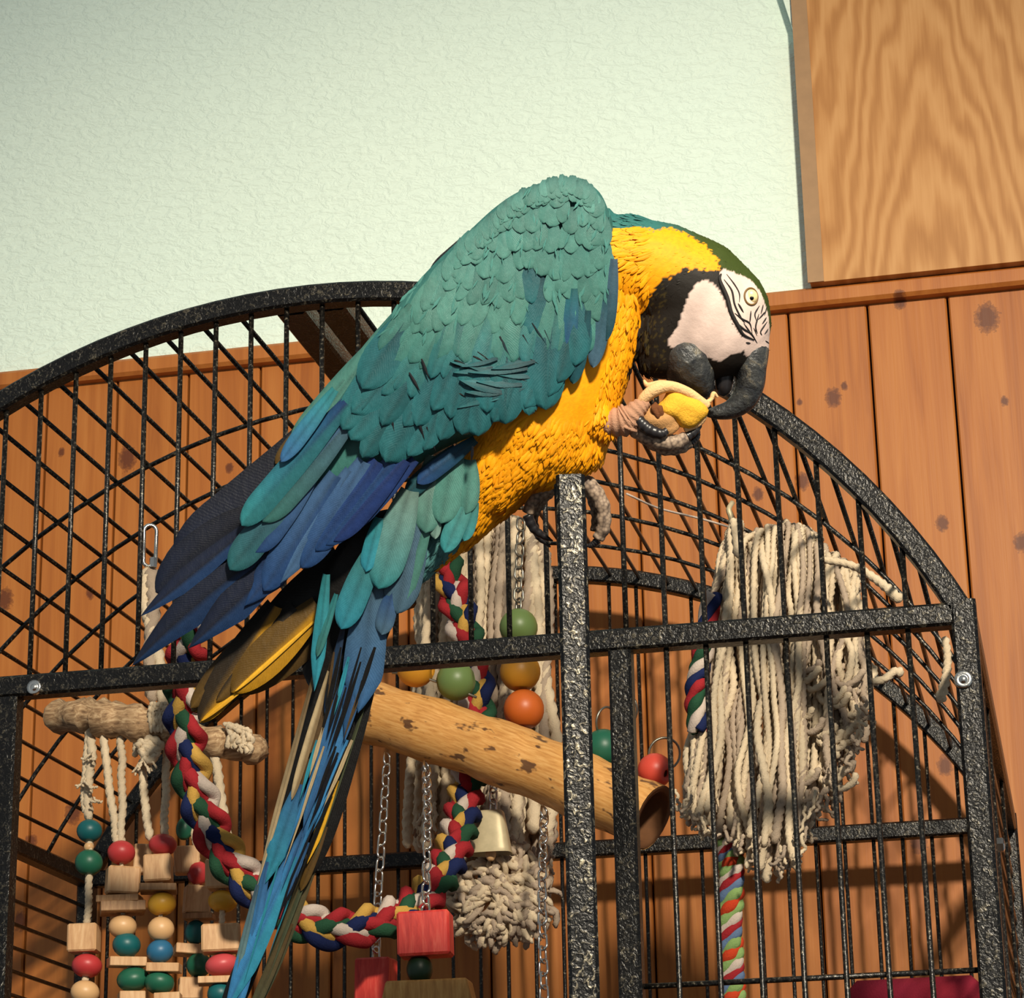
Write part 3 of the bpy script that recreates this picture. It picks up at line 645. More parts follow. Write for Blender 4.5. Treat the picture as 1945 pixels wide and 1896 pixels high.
#BIRD#
# ------------------------------------------------------------------ the macaw
DB = 1.37; S = DB/FPX; OX, OY = 1085.0, 960.0
C0 = CAM + AF*DB + AR*(OX-972.5)*S - AU*(OY-948)*S
bird = thing('macaw', C0, 'blue-and-yellow macaw perched on the open cage door, head bowed to eat', 'parrot')
bird.rotation_mode = 'QUATERNION'
bird.rotation_quaternion = Matrix(((AR[0], AU[0], -AF[0]), (AR[1], AU[1], -AF[1]), (AR[2], AU[2], -AF[2]))).to_quaternion()
ORG['macaw'] = np.zeros(3)
def L(x, y, z=0.0): return np.array([(x-OX)*S, (OY-y)*S, z*S])
def toP(v): v = np.asarray(v); return np.stack([v[:, 0]/S+OX, OY-v[:, 1]/S, v[:, 2]/S], 1)
def m_plume(nt, p):
    k = N(nt); c = k.attr('Col'); v = k.uv(); sp = k.n('SeparateXYZ'); k.l(v, sp.inputs[0])
    d = k.math('ABSOLUTE', k.math('SUBTRACT', sp.outputs[0], 0.5))
    ph = k.math('ADD', k.math('MULTIPLY', sp.outputs[1], 150.0), k.math('MULTIPLY', d, -95.0))
    ph = k.math('ADD', ph, k.math('MULTIPLY', k.noise(k.obj(), 260, 2), 9.0))
    barb = k.math('MULTIPLY', k.math('ADD', k.math('SINE', ph), 1.0), 0.5)
    nz = k.noise(k.map(k.obj(), (1.0, 0.55, 1.0)), 260, 4, 0.65); f = k.math('ADD', k.math('MULTIPLY', barb, 0.11), k.math('MULTIPLY', nz, 0.89))
    k.l(k.mix(k.math('MULTIPLY', f, 0.5), c, (0.0, 0.0, 0.0)), p.inputs['Base Color'])
    p.inputs['Roughness'].default_value = 0.55; p.inputs['Specular IOR Level'].default_value = 0.32
    k.bump(f, 0.35, 0.0012, p)
PLUME = mat('plumage', m_plume)
def m_skin(nt, p):
    k = N(nt); c = k.attr('Col'); f = k.noise(k.obj(), 330, 4, 0.65)
    k.l(k.mix(k.math('MULTIPLY', f, 0.35), c, k.mix(0.6, c, (0.0, 0.0, 0.0))), p.inputs['Base Color'])
    p.inputs['Roughness'].default_value = 0.62; p.inputs['Specular IOR Level'].default_value = 0.25; k.bump(f, 0.22, 0.001, p)
BODYM = mat('body_plumage', m_skin)
def m_beak(nt, p):
    k = N(nt); v = k.obj(); f = k.noise(v, 90, 4, 0.7, 0.6); g = k.noise(v, 420, 2)
    k.l(k.ramp(f, [(0.38, lin((36, 38, 41))), (0.56, lin((62, 63, 62))), (0.66, lin((112, 104, 88)))]), p.inputs['Base Color'])
    p.inputs['Roughness'].default_value = 0.45; k.bump(k.math('ADD', g, k.math('MULTIPLY', f, 1.5)), 0.5, 0.0015, p)
BEAK = mat('slate_beak', m_beak)
def m_scale(nt, p):
    k = N(nt); v = k.obj(); vo = k.n('TexVoronoi'); vo.inputs['Scale'].default_value = 520; k.l(v, vo.inputs['Vector'])
    k.l(k.ramp(vo.outputs['Distance'], [(0.1, lin((172, 150, 128))), (0.5, lin((140, 120, 102))), (0.85, lin((84, 70, 60)))]), p.inputs['Base Color'])
    p.inputs['Roughness'].default_value = 0.7; k.bump(vo.outputs['Distance'], -0.6, 0.001, p)
SCALE = mat('scaly_toe_skin', m_scale)
CLAW = plain('dark_claw', (34, 32, 34), 0.35, noise=.2, nscale=150)
BLACKF = plain('black_face_feather', (26, 22, 20), 0.7)

def inpoly(x, y, poly):
    x = np.asarray(x); y = np.asarray(y); r = np.zeros(x.shape, bool); n = len(poly)
    for i in range(n):
        (x0, y0), (x1, y1) = poly[i], poly[(i+1) % n]
        if y0 == y1: continue
        c = ((y0 > y) != (y1 > y)) & (x < (x1-x0)*(y-y0)/(y1-y0)+x0); r ^= c
    return r
def z1(pts): return [(1100+x/3.791, 400+y/3.791) for x, y in pts]
CHEEK = z1([(880, 528), (820, 545), (770, 630), (735, 720), (705, 810), (680, 870), (620, 950), (640, 990), (1000, 1100), (1080, 1050), (1230, 1000), (1130, 905), (1060, 770), (1020, 660), (975, 580), (930, 540)])
EYEP = z1([(1010, 440), (1090, 462), (1220, 512), (1290, 590), (1325, 680), (1350, 760), (1362, 850), (1376, 940), (1400, 1090), (1180, 1060), (1150, 910), (1085, 770), (1045, 660), (1000, 560), (985, 480)])
THROAT = z1([(1000, 420), (960, 470), (900, 458), (750, 440), (690, 480), (620, 505), (555, 530), (505, 630), (470, 700), (432, 760), (415, 860), (395, 1000), (340, 1160), (600, 1250), (800, 1250), (1100, 1100), (1090, 800), (1010, 520)])
CROWN_X = [1000, 1171, 1210, 1240, 1268, 1300, 1335, 1358, 1372, 1600]; CROWN_Y = [445, 441, 437, 443, 436, 447, 470, 500, 533, 700]
TEALC, GREENC, YEL, YEL2, BLK, FACE = map(lambda c: np.array(lin(c)), [(48, 108, 104), (58, 72, 22), (255, 172, 4), (246, 148, 8), (30, 25, 20), (232, 206, 194)])
def body_cols(P, jit=1.0):
    n = len(P); x = P[:, 0]+RNG.normal(0, 2.2, n)*jit; y = P[:, 1]+RNG.normal(0, 2.2, n)*jit; z = P[:, 2]
    t = RNG.random(n)[:, None]; c = YEL*(1-t*.6)+YEL2*t*.6
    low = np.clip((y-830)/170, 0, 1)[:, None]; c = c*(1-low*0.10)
    cr = y < np.interp(x, CROWN_X, CROWN_Y)
    g = np.clip((x-1240)/90, 0, 1)[:, None]; c = np.where(cr[:, None], TEALC*(1-g)+GREENC*g, c)
    fr = (x > 1442) & (y > 520); c = np.where(fr[:, None], GREENC*.9, c)
    tl = inpoly(x, y, [(780, 900), (905, 893), (905, 952), (896, 1000), (872, 1034), (800, 1120), (700, 1100), (700, 980)]); c = np.where(tl[:, None], np.array(lin((84, 140, 140))), c)
    back = (x < 1150) & (y < 760) & (z < 40); c = np.where(back[:, None], TEALC*.8, c)
    th = inpoly(x, y, THROAT) | ((x > 1215) & (y > 640)); ol = RNG.random(n)[:, None] < 0.16
    c = np.where(th[:, None], np.where(ol & (P[:, 0] < 1262)[:, None], np.array(lin((64, 54, 26))), BLK), c)
    gap = (P[:, 0] > 1335) & (P[:, 1] > 522) & ~cr & ~fr; c = np.where(gap[:, None], BLK, c)
    hx, hy = P[:, 0], P[:, 1]
    fc = inpoly(hx, hy, CHEEK) | inpoly(hx, hy, EYEP)
    shade = np.clip(0.96+0.05*np.sin(hx*.11+hy*.05), .9, 1.04)[:, None]
    c = np.where(fc[:, None], FACE*shade, c)
    return c, fc
def chain_blobs(bm, C_, steps=8):
    C_ = np.array(C_, float)
    for i in range(len(C_)-1):
        for s in np.linspace(0, 1, steps, endpoint=(i == len(C_)-2)):
            x, y, z, r, rz = C_[i]*(1-s)+C_[i+1]*s; m = Matrix.Translation(V(L(x, y, z))) @ Matrix.Diagonal((r*S, r*S, rz*S, 1))
            bmesh.ops.create_icosphere(bm, subdivisions=3, radius=1.0, matrix=m)
def remeshed(build, voxel, smooth=6):
    bm = bmesh.new(); build(bm); me = bpy.data.meshes.new('tmp'); bm.to_mesh(me); bm.free()
    o = bpy.data.objects.new('tmp', me); COL.objects.link(o)
    md = o.modifiers.new('r', 'REMESH'); md.mode = 'VOXEL'; md.voxel_size = voxel; md.adaptivity = 0
    ms = o.modifiers.new('s', 'SMOOTH'); ms.factor = 0.5; ms.iterations = smooth
    dg = bpy.context.evaluated_depsgraph_get(); ev = o.evaluated_get(dg); m2 = ev.to_mesh()
    v = np.empty(len(m2.vertices)*3); m2.vertices.foreach_get('co', v); v = v.reshape(-1, 3).copy(); F = [tuple(p.vertices) for p in m2.polygons]
    ev.to_mesh_clear(); bpy.data.objects.remove(o, do_unlink=True); return v, F
def body_build(bm):
    chain_blobs(bm, [(1105, 455, 0, 78, 92), (1090, 540, 0, 112, 112), (1066, 640, 0, 136, 116), (1040, 735, 0, 143, 116), (1016, 800, 0, 138, 110), (980, 842, 0, 98, 94), (940, 892, 0, 84, 82), (912, 945, 0, 60, 62), (865, 1000, 0, 48, 52), (800, 1050, 0, 44, 46), (745, 1110, 0, 34, 36)])
    chain_blobs(bm, [(1110, 500, 0, 92, 96), (1190, 503, 0, 93, 88), (1255, 521, 0, 99, 86), (1318, 558, 0, 108, 86), (1352, 598, 0, 112, 82), (1358, 615, 0, 108, 80)])
    chain_blobs(bm, [(1300, 590, 0, 90, 78), (1272, 630, 0, 74, 66), (1262, 664, 0, 58, 54)])
    chain_blobs(bm, [(1380, 625, 0, 82, 70), (1402, 650, 0, 60, 52), (1415, 672, 0, 45, 42)])
    chain_blobs(bm, [(1190, 570, 0, 40, 74), (1168, 680, 0, 34, 70), (1135, 790, 0, 34, 66), (1100, 850, 10, 50, 60), (1070, 860, 20, 48, 60)])
    chain_blobs(bm, [(1000, 850, 40, 74, 60), (968, 908, 40, 44, 44), (950, 940, 36, 34, 36)])          # near thigh
    chain_blobs(bm, [(1120, 790, 46, 44, 40), (1148, 812, 48, 24, 24)])                                     # raised thigh
bv, bF = remeshed(body_build, 0.0013, 8)
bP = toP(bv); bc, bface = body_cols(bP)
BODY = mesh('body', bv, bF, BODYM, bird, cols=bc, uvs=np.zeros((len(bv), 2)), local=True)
BVH = BVHTree.FromPolygons([tuple(q) for q in bv.tolist()], bF)
def zb(x, y, default=20.0):
    h = BVH.ray_cast(V(L(x, y, 600)), Vector((0, 0, -1)))
    return h[0].z/S if h[0] is not None else default

# ---- loose contour feathers over the body (too many to count)
FLOW = np.array([(1210, 470, -1, .25), (1330, 470, -.85, -.35), (1430, 540, -.5, -.85), (1180, 560, -.25, 1), (1170, 700, -.2, 1), (1120, 820, -.35, 1), (1010, 860, -.45, .9), (960, 950, -.6, .8), (1240, 600, -.3, 1), (850, 1000, -.5, .9), (1300, 520, -.9, .3)])
def scatter():
    fa = np.array([f[:4] if len(f) > 3 else (f[0], f[1], f[2], f[2]) for f in bF]); cen = bv[fa].mean(1); nrm = np.cross(bv[fa[:, 1]]-bv[fa[:, 0]], bv[fa[:, 2]]-bv[fa[:, 0]]); nrm /= np.linalg.norm(nrm, axis=1)[:, None]+1e-12
    P = toP(cen); x, y, z = P.T; head = (x > 1230) & (y < 720)
    ok = (z > -30) & ~((x < 1165-0.25*np.maximum(0, y-640)) & (y < 800)) & ~inpoly(x, y, CHEEK) & ~inpoly(x, y, EYEP) & ~((x > 1255) & (y > 640)) & (RNG.random(len(x)) < np.where(head, .22, .38))
    ii = np.nonzero(ok)[0]; ii = RNG.permutation(ii)[:16000]; cols, _ = body_cols(P[ii]); vs, fs, cs = [], [], []
    for q, i in enumerate(ii):
        c, nn, px, py = cen[i], nrm[i], x[i], y[i]
        w = 1/(((FLOW[:, 0]-px)**2+(FLOW[:, 1]-py)**2)+400)**1.5; d = (FLOW[:, 2:]*w[:, None]).sum(0); d = np.array([d[0], -d[1], 0.0])
        d += RNG.normal(0, .22, 3)*np.linalg.norm(d); d -= nn*(d @ nn); d /= np.linalg.norm(d)+1e-12; sd = np.cross(nn, d)
        Ln = (RNG.uniform(9, 15) if head[i] else RNG.uniform(20, 40))*S; Wd = Ln*RNG.uniform(.16, .30); lift = Ln*RNG.uniform(.06, .17)
        b = c - d*Ln*.3 - nn*0.0004; o = len(vs)
        for (s, ww, h) in ((0, .35, 0), (.5, 1.0, .6), (.85, .7, .95)):
            vs.append(b+d*Ln*s+sd*Wd*ww*.5+nn*lift*h*.8); vs.append(b+d*Ln*s+nn*lift*(h+.25)); vs.append(b+d*Ln*s-sd*Wd*ww*.5+nn*lift*h*.8)
        vs.append(b+d*Ln+nn*lift*.9)
        for k in (0, 3): fs.append((o+k, o+k+1, o+k+4, o+k+3)); fs.append((o+k+1, o+k+2, o+k+5, o+k+4))
        fs.append((o+6, o+7, o+9)); fs.append((o+7, o+8, o+9))
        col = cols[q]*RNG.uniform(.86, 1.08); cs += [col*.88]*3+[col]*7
    return np.array(vs), fs, np.array(cs)
sv, sf, sc2 = scatter()
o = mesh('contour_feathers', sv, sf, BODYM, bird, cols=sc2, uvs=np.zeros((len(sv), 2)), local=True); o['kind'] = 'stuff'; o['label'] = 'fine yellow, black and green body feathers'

# ---- feathers
def wing_z(x, y):
    A_, B_ = np.array([1110., 470.]), np.array([300., 1180.]); d = B_-A_; Ld = np.linalg.norm(d); d /= Ld
    q = np.array([x, y])-A_; s = (q @ d)/Ld; t = q @ np.array([-d[1], d[0]])
    zc = np.interp(s, [-.2, 0, .3, .55, .8, 1.05], [108, 132, 142, 108, 66, 48])
    return zc*max(0.40, 1-.20*(t/230)**2-.10*(t/230)**4)
COLS = {k: np.array(lin(c)) for k, c in dict(teal=(60, 120, 114), teal2=(40, 108, 114), gteal=(76, 132, 122), bteal=(52, 140, 146), dteal=(24, 74, 84), blue=(34, 70, 122), lav=(72, 108, 150), royal=(32, 58, 118), navy=(16, 26, 50), nblue=(28, 62, 108), ink=(15, 15, 24),
        umber=(92, 66, 14), yel=(196, 142, 20), pale=(124, 156, 146), sky=(62, 138, 196), sblue=(56, 104, 156), cyan=(48, 148, 172), brown=(96, 72, 40), cream=(206, 182, 140), gold=(226, 170, 40), olive=(74, 80, 58), slate=(74, 106, 128), black=(15, 13, 12)).items()}
FCOUNT = [0]
def feather(parent, b, t, w, c0, c1, zf=wing_z, lift=9, lay=0, tip=0.22, bend=0, edge=None, left=None, right=None, rach=0.7, base=.5, point=False, nL=14, nW=6, curl=0, name='feather', jitter=.07, tilt=3.0, soft=0.0):
    b = np.array(b, float); t = np.array(t, float); d = t-b; Ln = np.linalg.norm(d); d /= Ln; pr = np.array([-d[1], d[0]]); FCOUNT[0] += 1
    c0, c1 = COLS[c0], COLS[c1]; g = 1+RNG.normal(0, jitter); vs, cs, us = [], [], []
    for i in range(nL+1):
        s = i/nL; s = 1-(1-s)**1.8
        h = w/2*(base+(1-base)*math.sin(min(1, s/.6)*math.pi/2))
        e = 1-tip
        if s > e: q = (s-e)/tip; h *= max(0.0, 1-q)**0.8 if point else math.sqrt(max(0.0, 1-q*q))
        if i == nL: h = max(h, w*.01)
        cx = b+d*Ln*s+pr*bend*4*s*(1-s)
        for j in range(nW+1):
            u = -1+2*j/nW; p = cx+pr*u*h - d*(abs(u)**1.6)*h*.18
            z = zf(p[0], p[1])+lay+lift*s+w*.085*(1-.6*soft)*(1-u*u)-tilt*u+curl*s*s
            if j == nW//2: z += 0.8
            vs.append(L(p[0], p[1], z)); us.append(((u*.5+.5), s*Ln/160.0))
            c = c0*(1-s)+c1*s; au = abs(u)
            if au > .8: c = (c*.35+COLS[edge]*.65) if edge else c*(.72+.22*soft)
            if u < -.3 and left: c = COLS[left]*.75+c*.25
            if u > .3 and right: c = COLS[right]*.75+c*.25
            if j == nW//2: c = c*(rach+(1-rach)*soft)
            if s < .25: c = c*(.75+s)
            cs.append(np.clip(c*g*(1+RNG.normal(0, .03)), 0, 1))
    F = [(i*(nW+1)+j, i*(nW+1)+j+1, (i+1)*(nW+1)+j+1, (i+1)*(nW+1)+j) for i in range(nL) for j in range(nW)]
    return mesh(name, vs, F, PLUME, parent, cols=cs, uvs=us, local=True)
def slab(name, poly, axis, zf, dz, thick, col, parent, n=150, K=7, round_=24):
    """solid underlying form of a wing or tail: rings drawn in from a smooth outline to an axis line, domed in front"""
    P = np.array([[*q, 0.0] for q in poly]+[[*poly[0], 0.0]]); B_ = spline(P, n+1)[:-1, :2]; ax = spline([np.array([*q, 0.0]) for q in axis], 80)[:, :2]
    tg = ax[np.argmin(((B_[:, None]-ax[None])**2).sum(2), axis=1)]; vs, F = [], []
    for side in (1, -1):
        for k in range(K+1):
            f = k/K*1.05
            for q, a in zip(B_, tg):
                p = q*(1-f)+a*f; z = zf(p[0], p[1])+dz-round_*max(0, 1-f)**3 if side > 0 else zf(p[0], p[1])+dz-thick-round_
                vs.append(L(p[0], p[1], z))
    for k in range(K):
        for i in range(n):
            i2 = (i+1) % n; F.append((k*n+i, k*n+i2, (k+1)*n+i2, (k+1)*n+i)); o_ = (K+1)*n; F.append((o_+k*n+i2, o_+k*n+i, o_+(k+1)*n+i, o_+(k+1)*n+i2))
    o_ = (K+1)*n; F += [(i, o_+i, o_+(i+1) % n, (i+1) % n) for i in range(n)]
    return mesh(name, vs, F, PLUME, parent, cols=np.tile(COLS[col], (len(vs), 1)), uvs=np.zeros((len(vs), 2)), local=True)
# far wing first: narrow strip along the back, dark outer primaries
farz = lambda x, y: -42.0+0.02*(x-900)
fw = slab('far_wing', [(985, 376), (952, 380), (905, 436), (806, 524), (708, 648), (606, 786), (420, 960), (330, 1080), (300, 1140), (420, 1060), (620, 900), (820, 720), (960, 560)], [(960, 430), (780, 620), (560, 900), (360, 1090)], farz, 0, 6, 'ink', bird); fw['label'] = 'far wing showing as a dark strip'
for (b, t, w, c0, c1) in [((985, 392), (900, 450), 40, 'ink', 'ink'), ((955, 402), (815, 524), 36, 'ink', 'ink'), ((905, 440), (738, 622), 30, 'ink', 'dteal'), ((850, 492), (676, 705), 34, 'dteal', 'teal2'), ((790, 556), (612, 785), 40, 'teal', 'gteal'), ((740, 620), (550, 842), 42, 'teal', 'gteal'), ((700, 690), (520, 880), 36, 'dteal', 'umber')]:
    feather(fw, b, t, w, c0, c1, farz, lay=14, lift=8)
for (b, t, w, c0, c1, kw) in [((640, 800), (300, 1125), 150, 'ink', 'navy', dict(bend=-30)), ((600, 820), (330, 1080), 150, 'ink', 'navy', dict(bend=-26))]:
    feather(fw, b, t, w, c0, c1, farz, lay=4, tip=.3, **kw)
# underside of the far primaries
undz = lambda x, y: -10.0
for (b, t, w, c0, c1, kw) in [((640, 1120), (362, 1352), 86, 'black', 'umber', dict(lay=-14)), ((650, 1060), (470, 1300), 120, 'black', 'black', dict(lay=-18)), ((700, 1020), (600, 1320), 130, 'black', 'black', dict(lay=-20)), ((700, 1080), (455, 1318), 90, 'black', 'umber', dict(lay=-16)),
        ((520, 1150), (380, 1372), 66, 'black', 'umber', dict(left='yel', right='black', lay=4)), ((500, 1175), (362, 1345), 44, 'black', 'umber', dict(lay=-2)), ((604, 1150), (440, 1314), 76, 'umber', 'umber', dict(left='yel', right='umber', lay=10)), ((560, 1155), (412, 1332), 60, 'black', 'umber', dict(lay=6, right='black')), ((596, 1180), (448, 1312), 12, 'gold', 'gold', dict(lay=18)), ((500, 1275), (384, 1368), 12, 'gold', 'yel', dict(lay=14))]:
    feather(fw, b, t, w, c0, c1, undz, tip=.4, rach=1.25, **kw)

WPOLY = [(1160, 425), (1135, 372), (1090, 346), (1040, 352), (985, 372), (940, 402), (890, 448), (820, 515), (760, 585), (715, 650), (670, 730), (620, 800), (520, 940), (440, 1060), (470, 1090), (600, 990), (700, 985), (790, 890), (870, 842), (1000, 795), (1075, 765), (1130, 690), (1158, 620), (1166, 520)]
wg = slab('wing', WPOLY, [(1080, 420), (1030, 560), (930, 690), (760, 800), (620, 930), (500, 1050)], wing_z, -6, 6, 'teal', bird, round_=46); wg['label'] = 'near wing, teal coverts over blue flight feathers'
def f3(x, y): return (220+x/2.7786, 760+y/2.7786)
# primaries and secondaries (lowest first)
for (b, t, w, c0, c1, kw) in [
        ((900, 560), (225, 1010), 200, 'ink', 'navy', dict(lay=-26, bend=22)), ((760, 640), (150, 1135), 120, 'navy', 'navy', dict(lay=-14, left='nblue', point=True, tip=.35)),
        ((820, 790), (105, 1395), 190, 'navy', 'navy', dict(lay=-8, left='nblue', point=True, tip=.42, bend=10)), ((930, 800), (405, 1300), 190, 'navy', 'navy', dict(lay=-2, left='nblue', point=True, tip=.42)), ((1000, 720), (700, 1080), 170, 'navy', 'blue', dict(lay=0, point=True, tip=.4)),
        ((1180, 400), (800, 1000), 170, 'lav', 'blue', dict(lay=3, left='blue', tip=.3)), ((1260, 380), (890, 960), 150, 'lav', 'lav', dict(lay=5, tip=.3, point=True)), ((1330, 330), (1000, 880), 170, 'lav', 'blue', dict(lay=7, tip=.28)), ((1400, 330), (1075, 790), 160, 'royal', 'blue', dict(lay=8, tip=.28)),
        ((1470, 330), (1130, 760), 150, 'blue', 'blue', dict(lay=8, tip=.28)), ((1540, 320), (1170, 740), 130, 'royal', 'royal', dict(lay=9, tip=.28)), ((1590, 320), (1230, 700), 100, 'royal', 'blue', dict(lay=4, tip=.3)),
        ((1800, 260), (1540, 500), 100, 'dteal', 'dteal', dict(lay=-30)), ((1900, 215), (1600, 440), 90, 'dteal', 'blue', dict(lay=-24)),
        ((1010, 430), (625, 890), 165, 'slate', 'teal2', dict(lay=6, tip=.24)), ((1080, 360), (760, 800), 140, 'lav', 'blue', dict(lay=4, tip=.24)),
        ((1240, 30), (690, 660), 140, 'blue', 'bteal', dict(lay=10, tip=.18, left='teal2')), ((1260, 120), (800, 640), 150, 'slate', 'teal', dict(lay=7, right='lav')), ((1180, -40), (900, 330), 90, 'bteal', 'sblue', dict(lay=14, tip=.3))]:
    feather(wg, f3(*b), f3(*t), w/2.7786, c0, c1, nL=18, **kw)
# covert rows: tips listed from the back edge to the breast edge, lowest row first
ROWS = [([(655, 800), (690, 868), (760, 884), (830, 862), (880, 846), (960, 830), (1010, 800), (1062, 786)], 165, 58, 'dteal', 'teal2'),
        ([(640, 745), (690, 800), (760, 815), (850, 800), (930, 790), (1010, 770), (1080, 745)], 150, 54, 'dteal', 'teal2'),
        ([(668, 700), (720, 745), (790, 758), (860, 735), (950, 735), (1030, 725), (1105, 700)], 130, 50, 'teal', 'teal2'),
        ([(690, 665), (745, 695), (820, 705), (900, 690), (980, 690), (1060, 680), (1128, 660)], 115, 46, 'gteal', 'teal'),
        ([(715, 625), (770, 645), (850, 645), (930, 635), (1010, 640), (1080, 640), (1148, 615)], 100, 42, 'gteal', 'gteal'),
        ([(745, 585), (800, 595), (880, 595), (960, 585), (1040, 590), (1110, 585), (1160, 562)], 86, 38, 'teal', 'gteal'),
        ([(775, 545), (840, 548), (910, 545), (990, 538), (1070, 540), (1164, 515)], 72, 35, 'teal', 'gteal'),
        ([(812, 508), (880, 502), (950, 495), (1030, 490), (1100, 490), (1166, 470)], 62, 32, 'teal', 'gteal'),
        ([(850, 475), (915, 462), (990, 450), (1060, 445), (1164, 432)], 54, 30, 'teal', 'gteal'),
        ([(888, 442), (950, 425), (1020, 410), (1090, 405), (1158, 402)], 46, 27, 'teal', 'gteal'),
        ([(925, 412), (985, 392), (1050, 378), (1110, 372), (1146, 378)], 40, 25, 'teal', 'gteal'),
        ([(965, 396), (1030, 376), (1080, 366), (1125, 370)], 34, 22, 'teal', 'gteal')]
for ri, (tips, Ln, w, c0, c1) in enumerate(ROWS):
    tp = spline([np.array([*q, 0.0]) for q in tips], 60)[:, :2]; sl = np.concatenate([[0], np.cumsum(np.linalg.norm(np.diff(tp, axis=0), axis=1))]); m = max(4, int(sl[-1]/(w*0.60)))
    for i in range(m):
        q = sl[-1]*(i+.25+.5*RNG.random())/m; x, y = np.interp(q, sl, tp[:, 0]), np.interp(q, sl, tp[:, 1]); f = np.clip((x-680)/420, 0, 1)
        ang = math.radians(np.interp(f, [0, .35, .7, 1], [128, 112, 98, 94])+RNG.normal(0, 9)); d = np.array([math.cos(ang), math.sin(ang)])
        ln = Ln*RNG.uniform(.9, 1.12); ty = y+RNG.normal(0, 5+Ln*.05)
        for _ in range(12):                                   # keep the tract inside the outline
            hw = w*.55; ck = [(x+e_*hw*d[1]-d[0]*ln*g_, ty-e_*hw*d[0]-d[1]*ln*g_) for e_ in (-1, 1) for g_ in (.1, .5, .9)]
            if inpoly(np.array([c_[0] for c_ in ck]), np.array([c_[1] for c_ in ck]), WPOLY).all(): break
            tx_, tyy = (1010, 560) if y < 640 else (880, 700); x += (tx_-x)*.03; ty += (tyy-ty)*.03
        ca, cb = c0, c1; sf_ = min(1.0, max(0.0, (ri-1)/3.5))
        if f > .72 and 570 < y < 720 and RNG.random() < .3: ca, cb = 'dteal', 'teal2'
        if RNG.random() < .12 and ri < 5: ca = 'dteal'
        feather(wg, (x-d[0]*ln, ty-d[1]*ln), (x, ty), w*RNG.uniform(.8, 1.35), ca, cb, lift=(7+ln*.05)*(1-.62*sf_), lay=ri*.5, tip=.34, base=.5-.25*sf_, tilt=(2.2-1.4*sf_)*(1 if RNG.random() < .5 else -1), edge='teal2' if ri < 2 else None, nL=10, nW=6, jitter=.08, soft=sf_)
# soft small feathers laid over the shoulder (too many to count)
vs, fs, cs = [], [], []
while len(vs) < 7*110:
    x, y = RNG.uniform(690, 1172), RNG.uniform(345, 720)
    if not inpoly(np.array([x]), np.array([y]), WPOLY)[0] or RNG.random() < np.clip((y-560)/160, 0, 1): continue
    f = np.clip((x-680)/420, 0, 1); a = math.radians(np.interp(f, [0, .35, .7, 1], [130, 114, 100, 94])+RNG.normal(0, 13)); d = np.array([math.cos(a), math.sin(a)]); pr = np.array([-d[1], d[0]])
    ln = RNG.uniform(14, 30)*(.8+.5*np.clip((y-380)/300, 0, 1)); w_ = ln*RNG.uniform(.12, .26); o_ = len(vs); z0 = wing_z(x, y)+RNG.uniform(6, 9)
    for (s_, ww, h) in ((0, .4, 0), (.55, 1, 2.0), (1.0, .0, 2.6)):
        q = np.array([x, y])+d*ln*s_
        if ww:
            for e_ in (-1, 0, 1): p_ = q+pr*e_*w_*ww*.5; vs.append(L(p_[0], p_[1], wing_z(p_[0], p_[1])-wing_z(x, y)+z0+h+(1.0 if e_ == 0 else 0)))
        else: vs.append(L(q[0], q[1], wing_z(q[0], q[1])-wing_z(x, y)+z0+h))
    fs += [(o_, o_+1, o_+4, o_+3), (o_+1, o_+2, o_+5, o_+4), (o_+3, o_+4, o_+6), (o_+4, o_+5, o_+6)]
    c = (COLS['teal']*(1-np.clip((y-380)/400, 0, 1)*.3)+COLS['gteal']*.35)/1.2*RNG.uniform(.9, 1.08); cs += [c*.95]*3+[c]*4
o = mesh('shoulder_feathers', vs, fs, BODYM, wg, cols=cs, uvs=np.zeros((len(vs), 2)), local=True); o['kind'] = 'stuff'
# ruffled, crossing feathers in the middle of the wing
for i in range(13):
    x, y = RNG.uniform(870, 985), RNG.uniform(690, 770); a = math.radians(RNG.uniform(155, 200)); ln = RNG.uniform(60, 110)
    feather(wg, (x-ln*.5*math.cos(a), y-ln*.5*math.sin(a)), (x+ln*.5*math.cos(a), y+ln*.5*math.sin(a)*1.2), RNG.uniform(12, 24), 'dteal', 'teal2', lift=3, lay=11+RNG.uniform(0, 3), point=True, tip=.5, nL=8, nW=4, tilt=3.5)
for i in range(16):  # thin dark slivers painting the shaded slits between feathers
    x, y = RNG.uniform(930, 1080), RNG.uniform(620, 750); a = math.radians(RNG.uniform(55, 85)); ln = RNG.uniform(25, 60)
    feather(wg, (x, y), (x+ln*math.cos(a), y+ln*math.sin(a)), RNG.uniform(3, 6), 'ink', 'dteal', lift=2, lay=10, point=True, tip=.5, nL=6, nW=4, tilt=0)
for (x, y, a, ln) in [(806, 690, 70, 40), (815, 815, 70, 50), (795, 790, 72, 55), (750, 800, 78, 40), (783, 715, 60, 42), (900, 850, 95, 30)]:  # more slivers, shade of the gaps put in as dark colour
    a = math.radians(a); feather(wg, (x, y), (x+ln*math.cos(a), y+ln*math.sin(a)), 6, 'ink', 'ink', lift=2, lay=14, point=True, tip=.5, nL=6, nW=4, tilt=0)
for (b, t, w, c0, c1) in [((1160, 505), (1146, 655), 30, 'slate', 'dteal'), ((1150, 560), (1122, 705), 34, 'dteal', 'slate'), ((1085, 560), (1070, 690), 34, 'teal2', 'blue'), ((1110, 600), (1085, 735), 34, 'dteal', 'dteal')]:  # first two paint the shadow strip between wing and breast
    feather(wg, b, t, w, c0, c1, lift=4, lay=7, tip=.35, soft=.6)
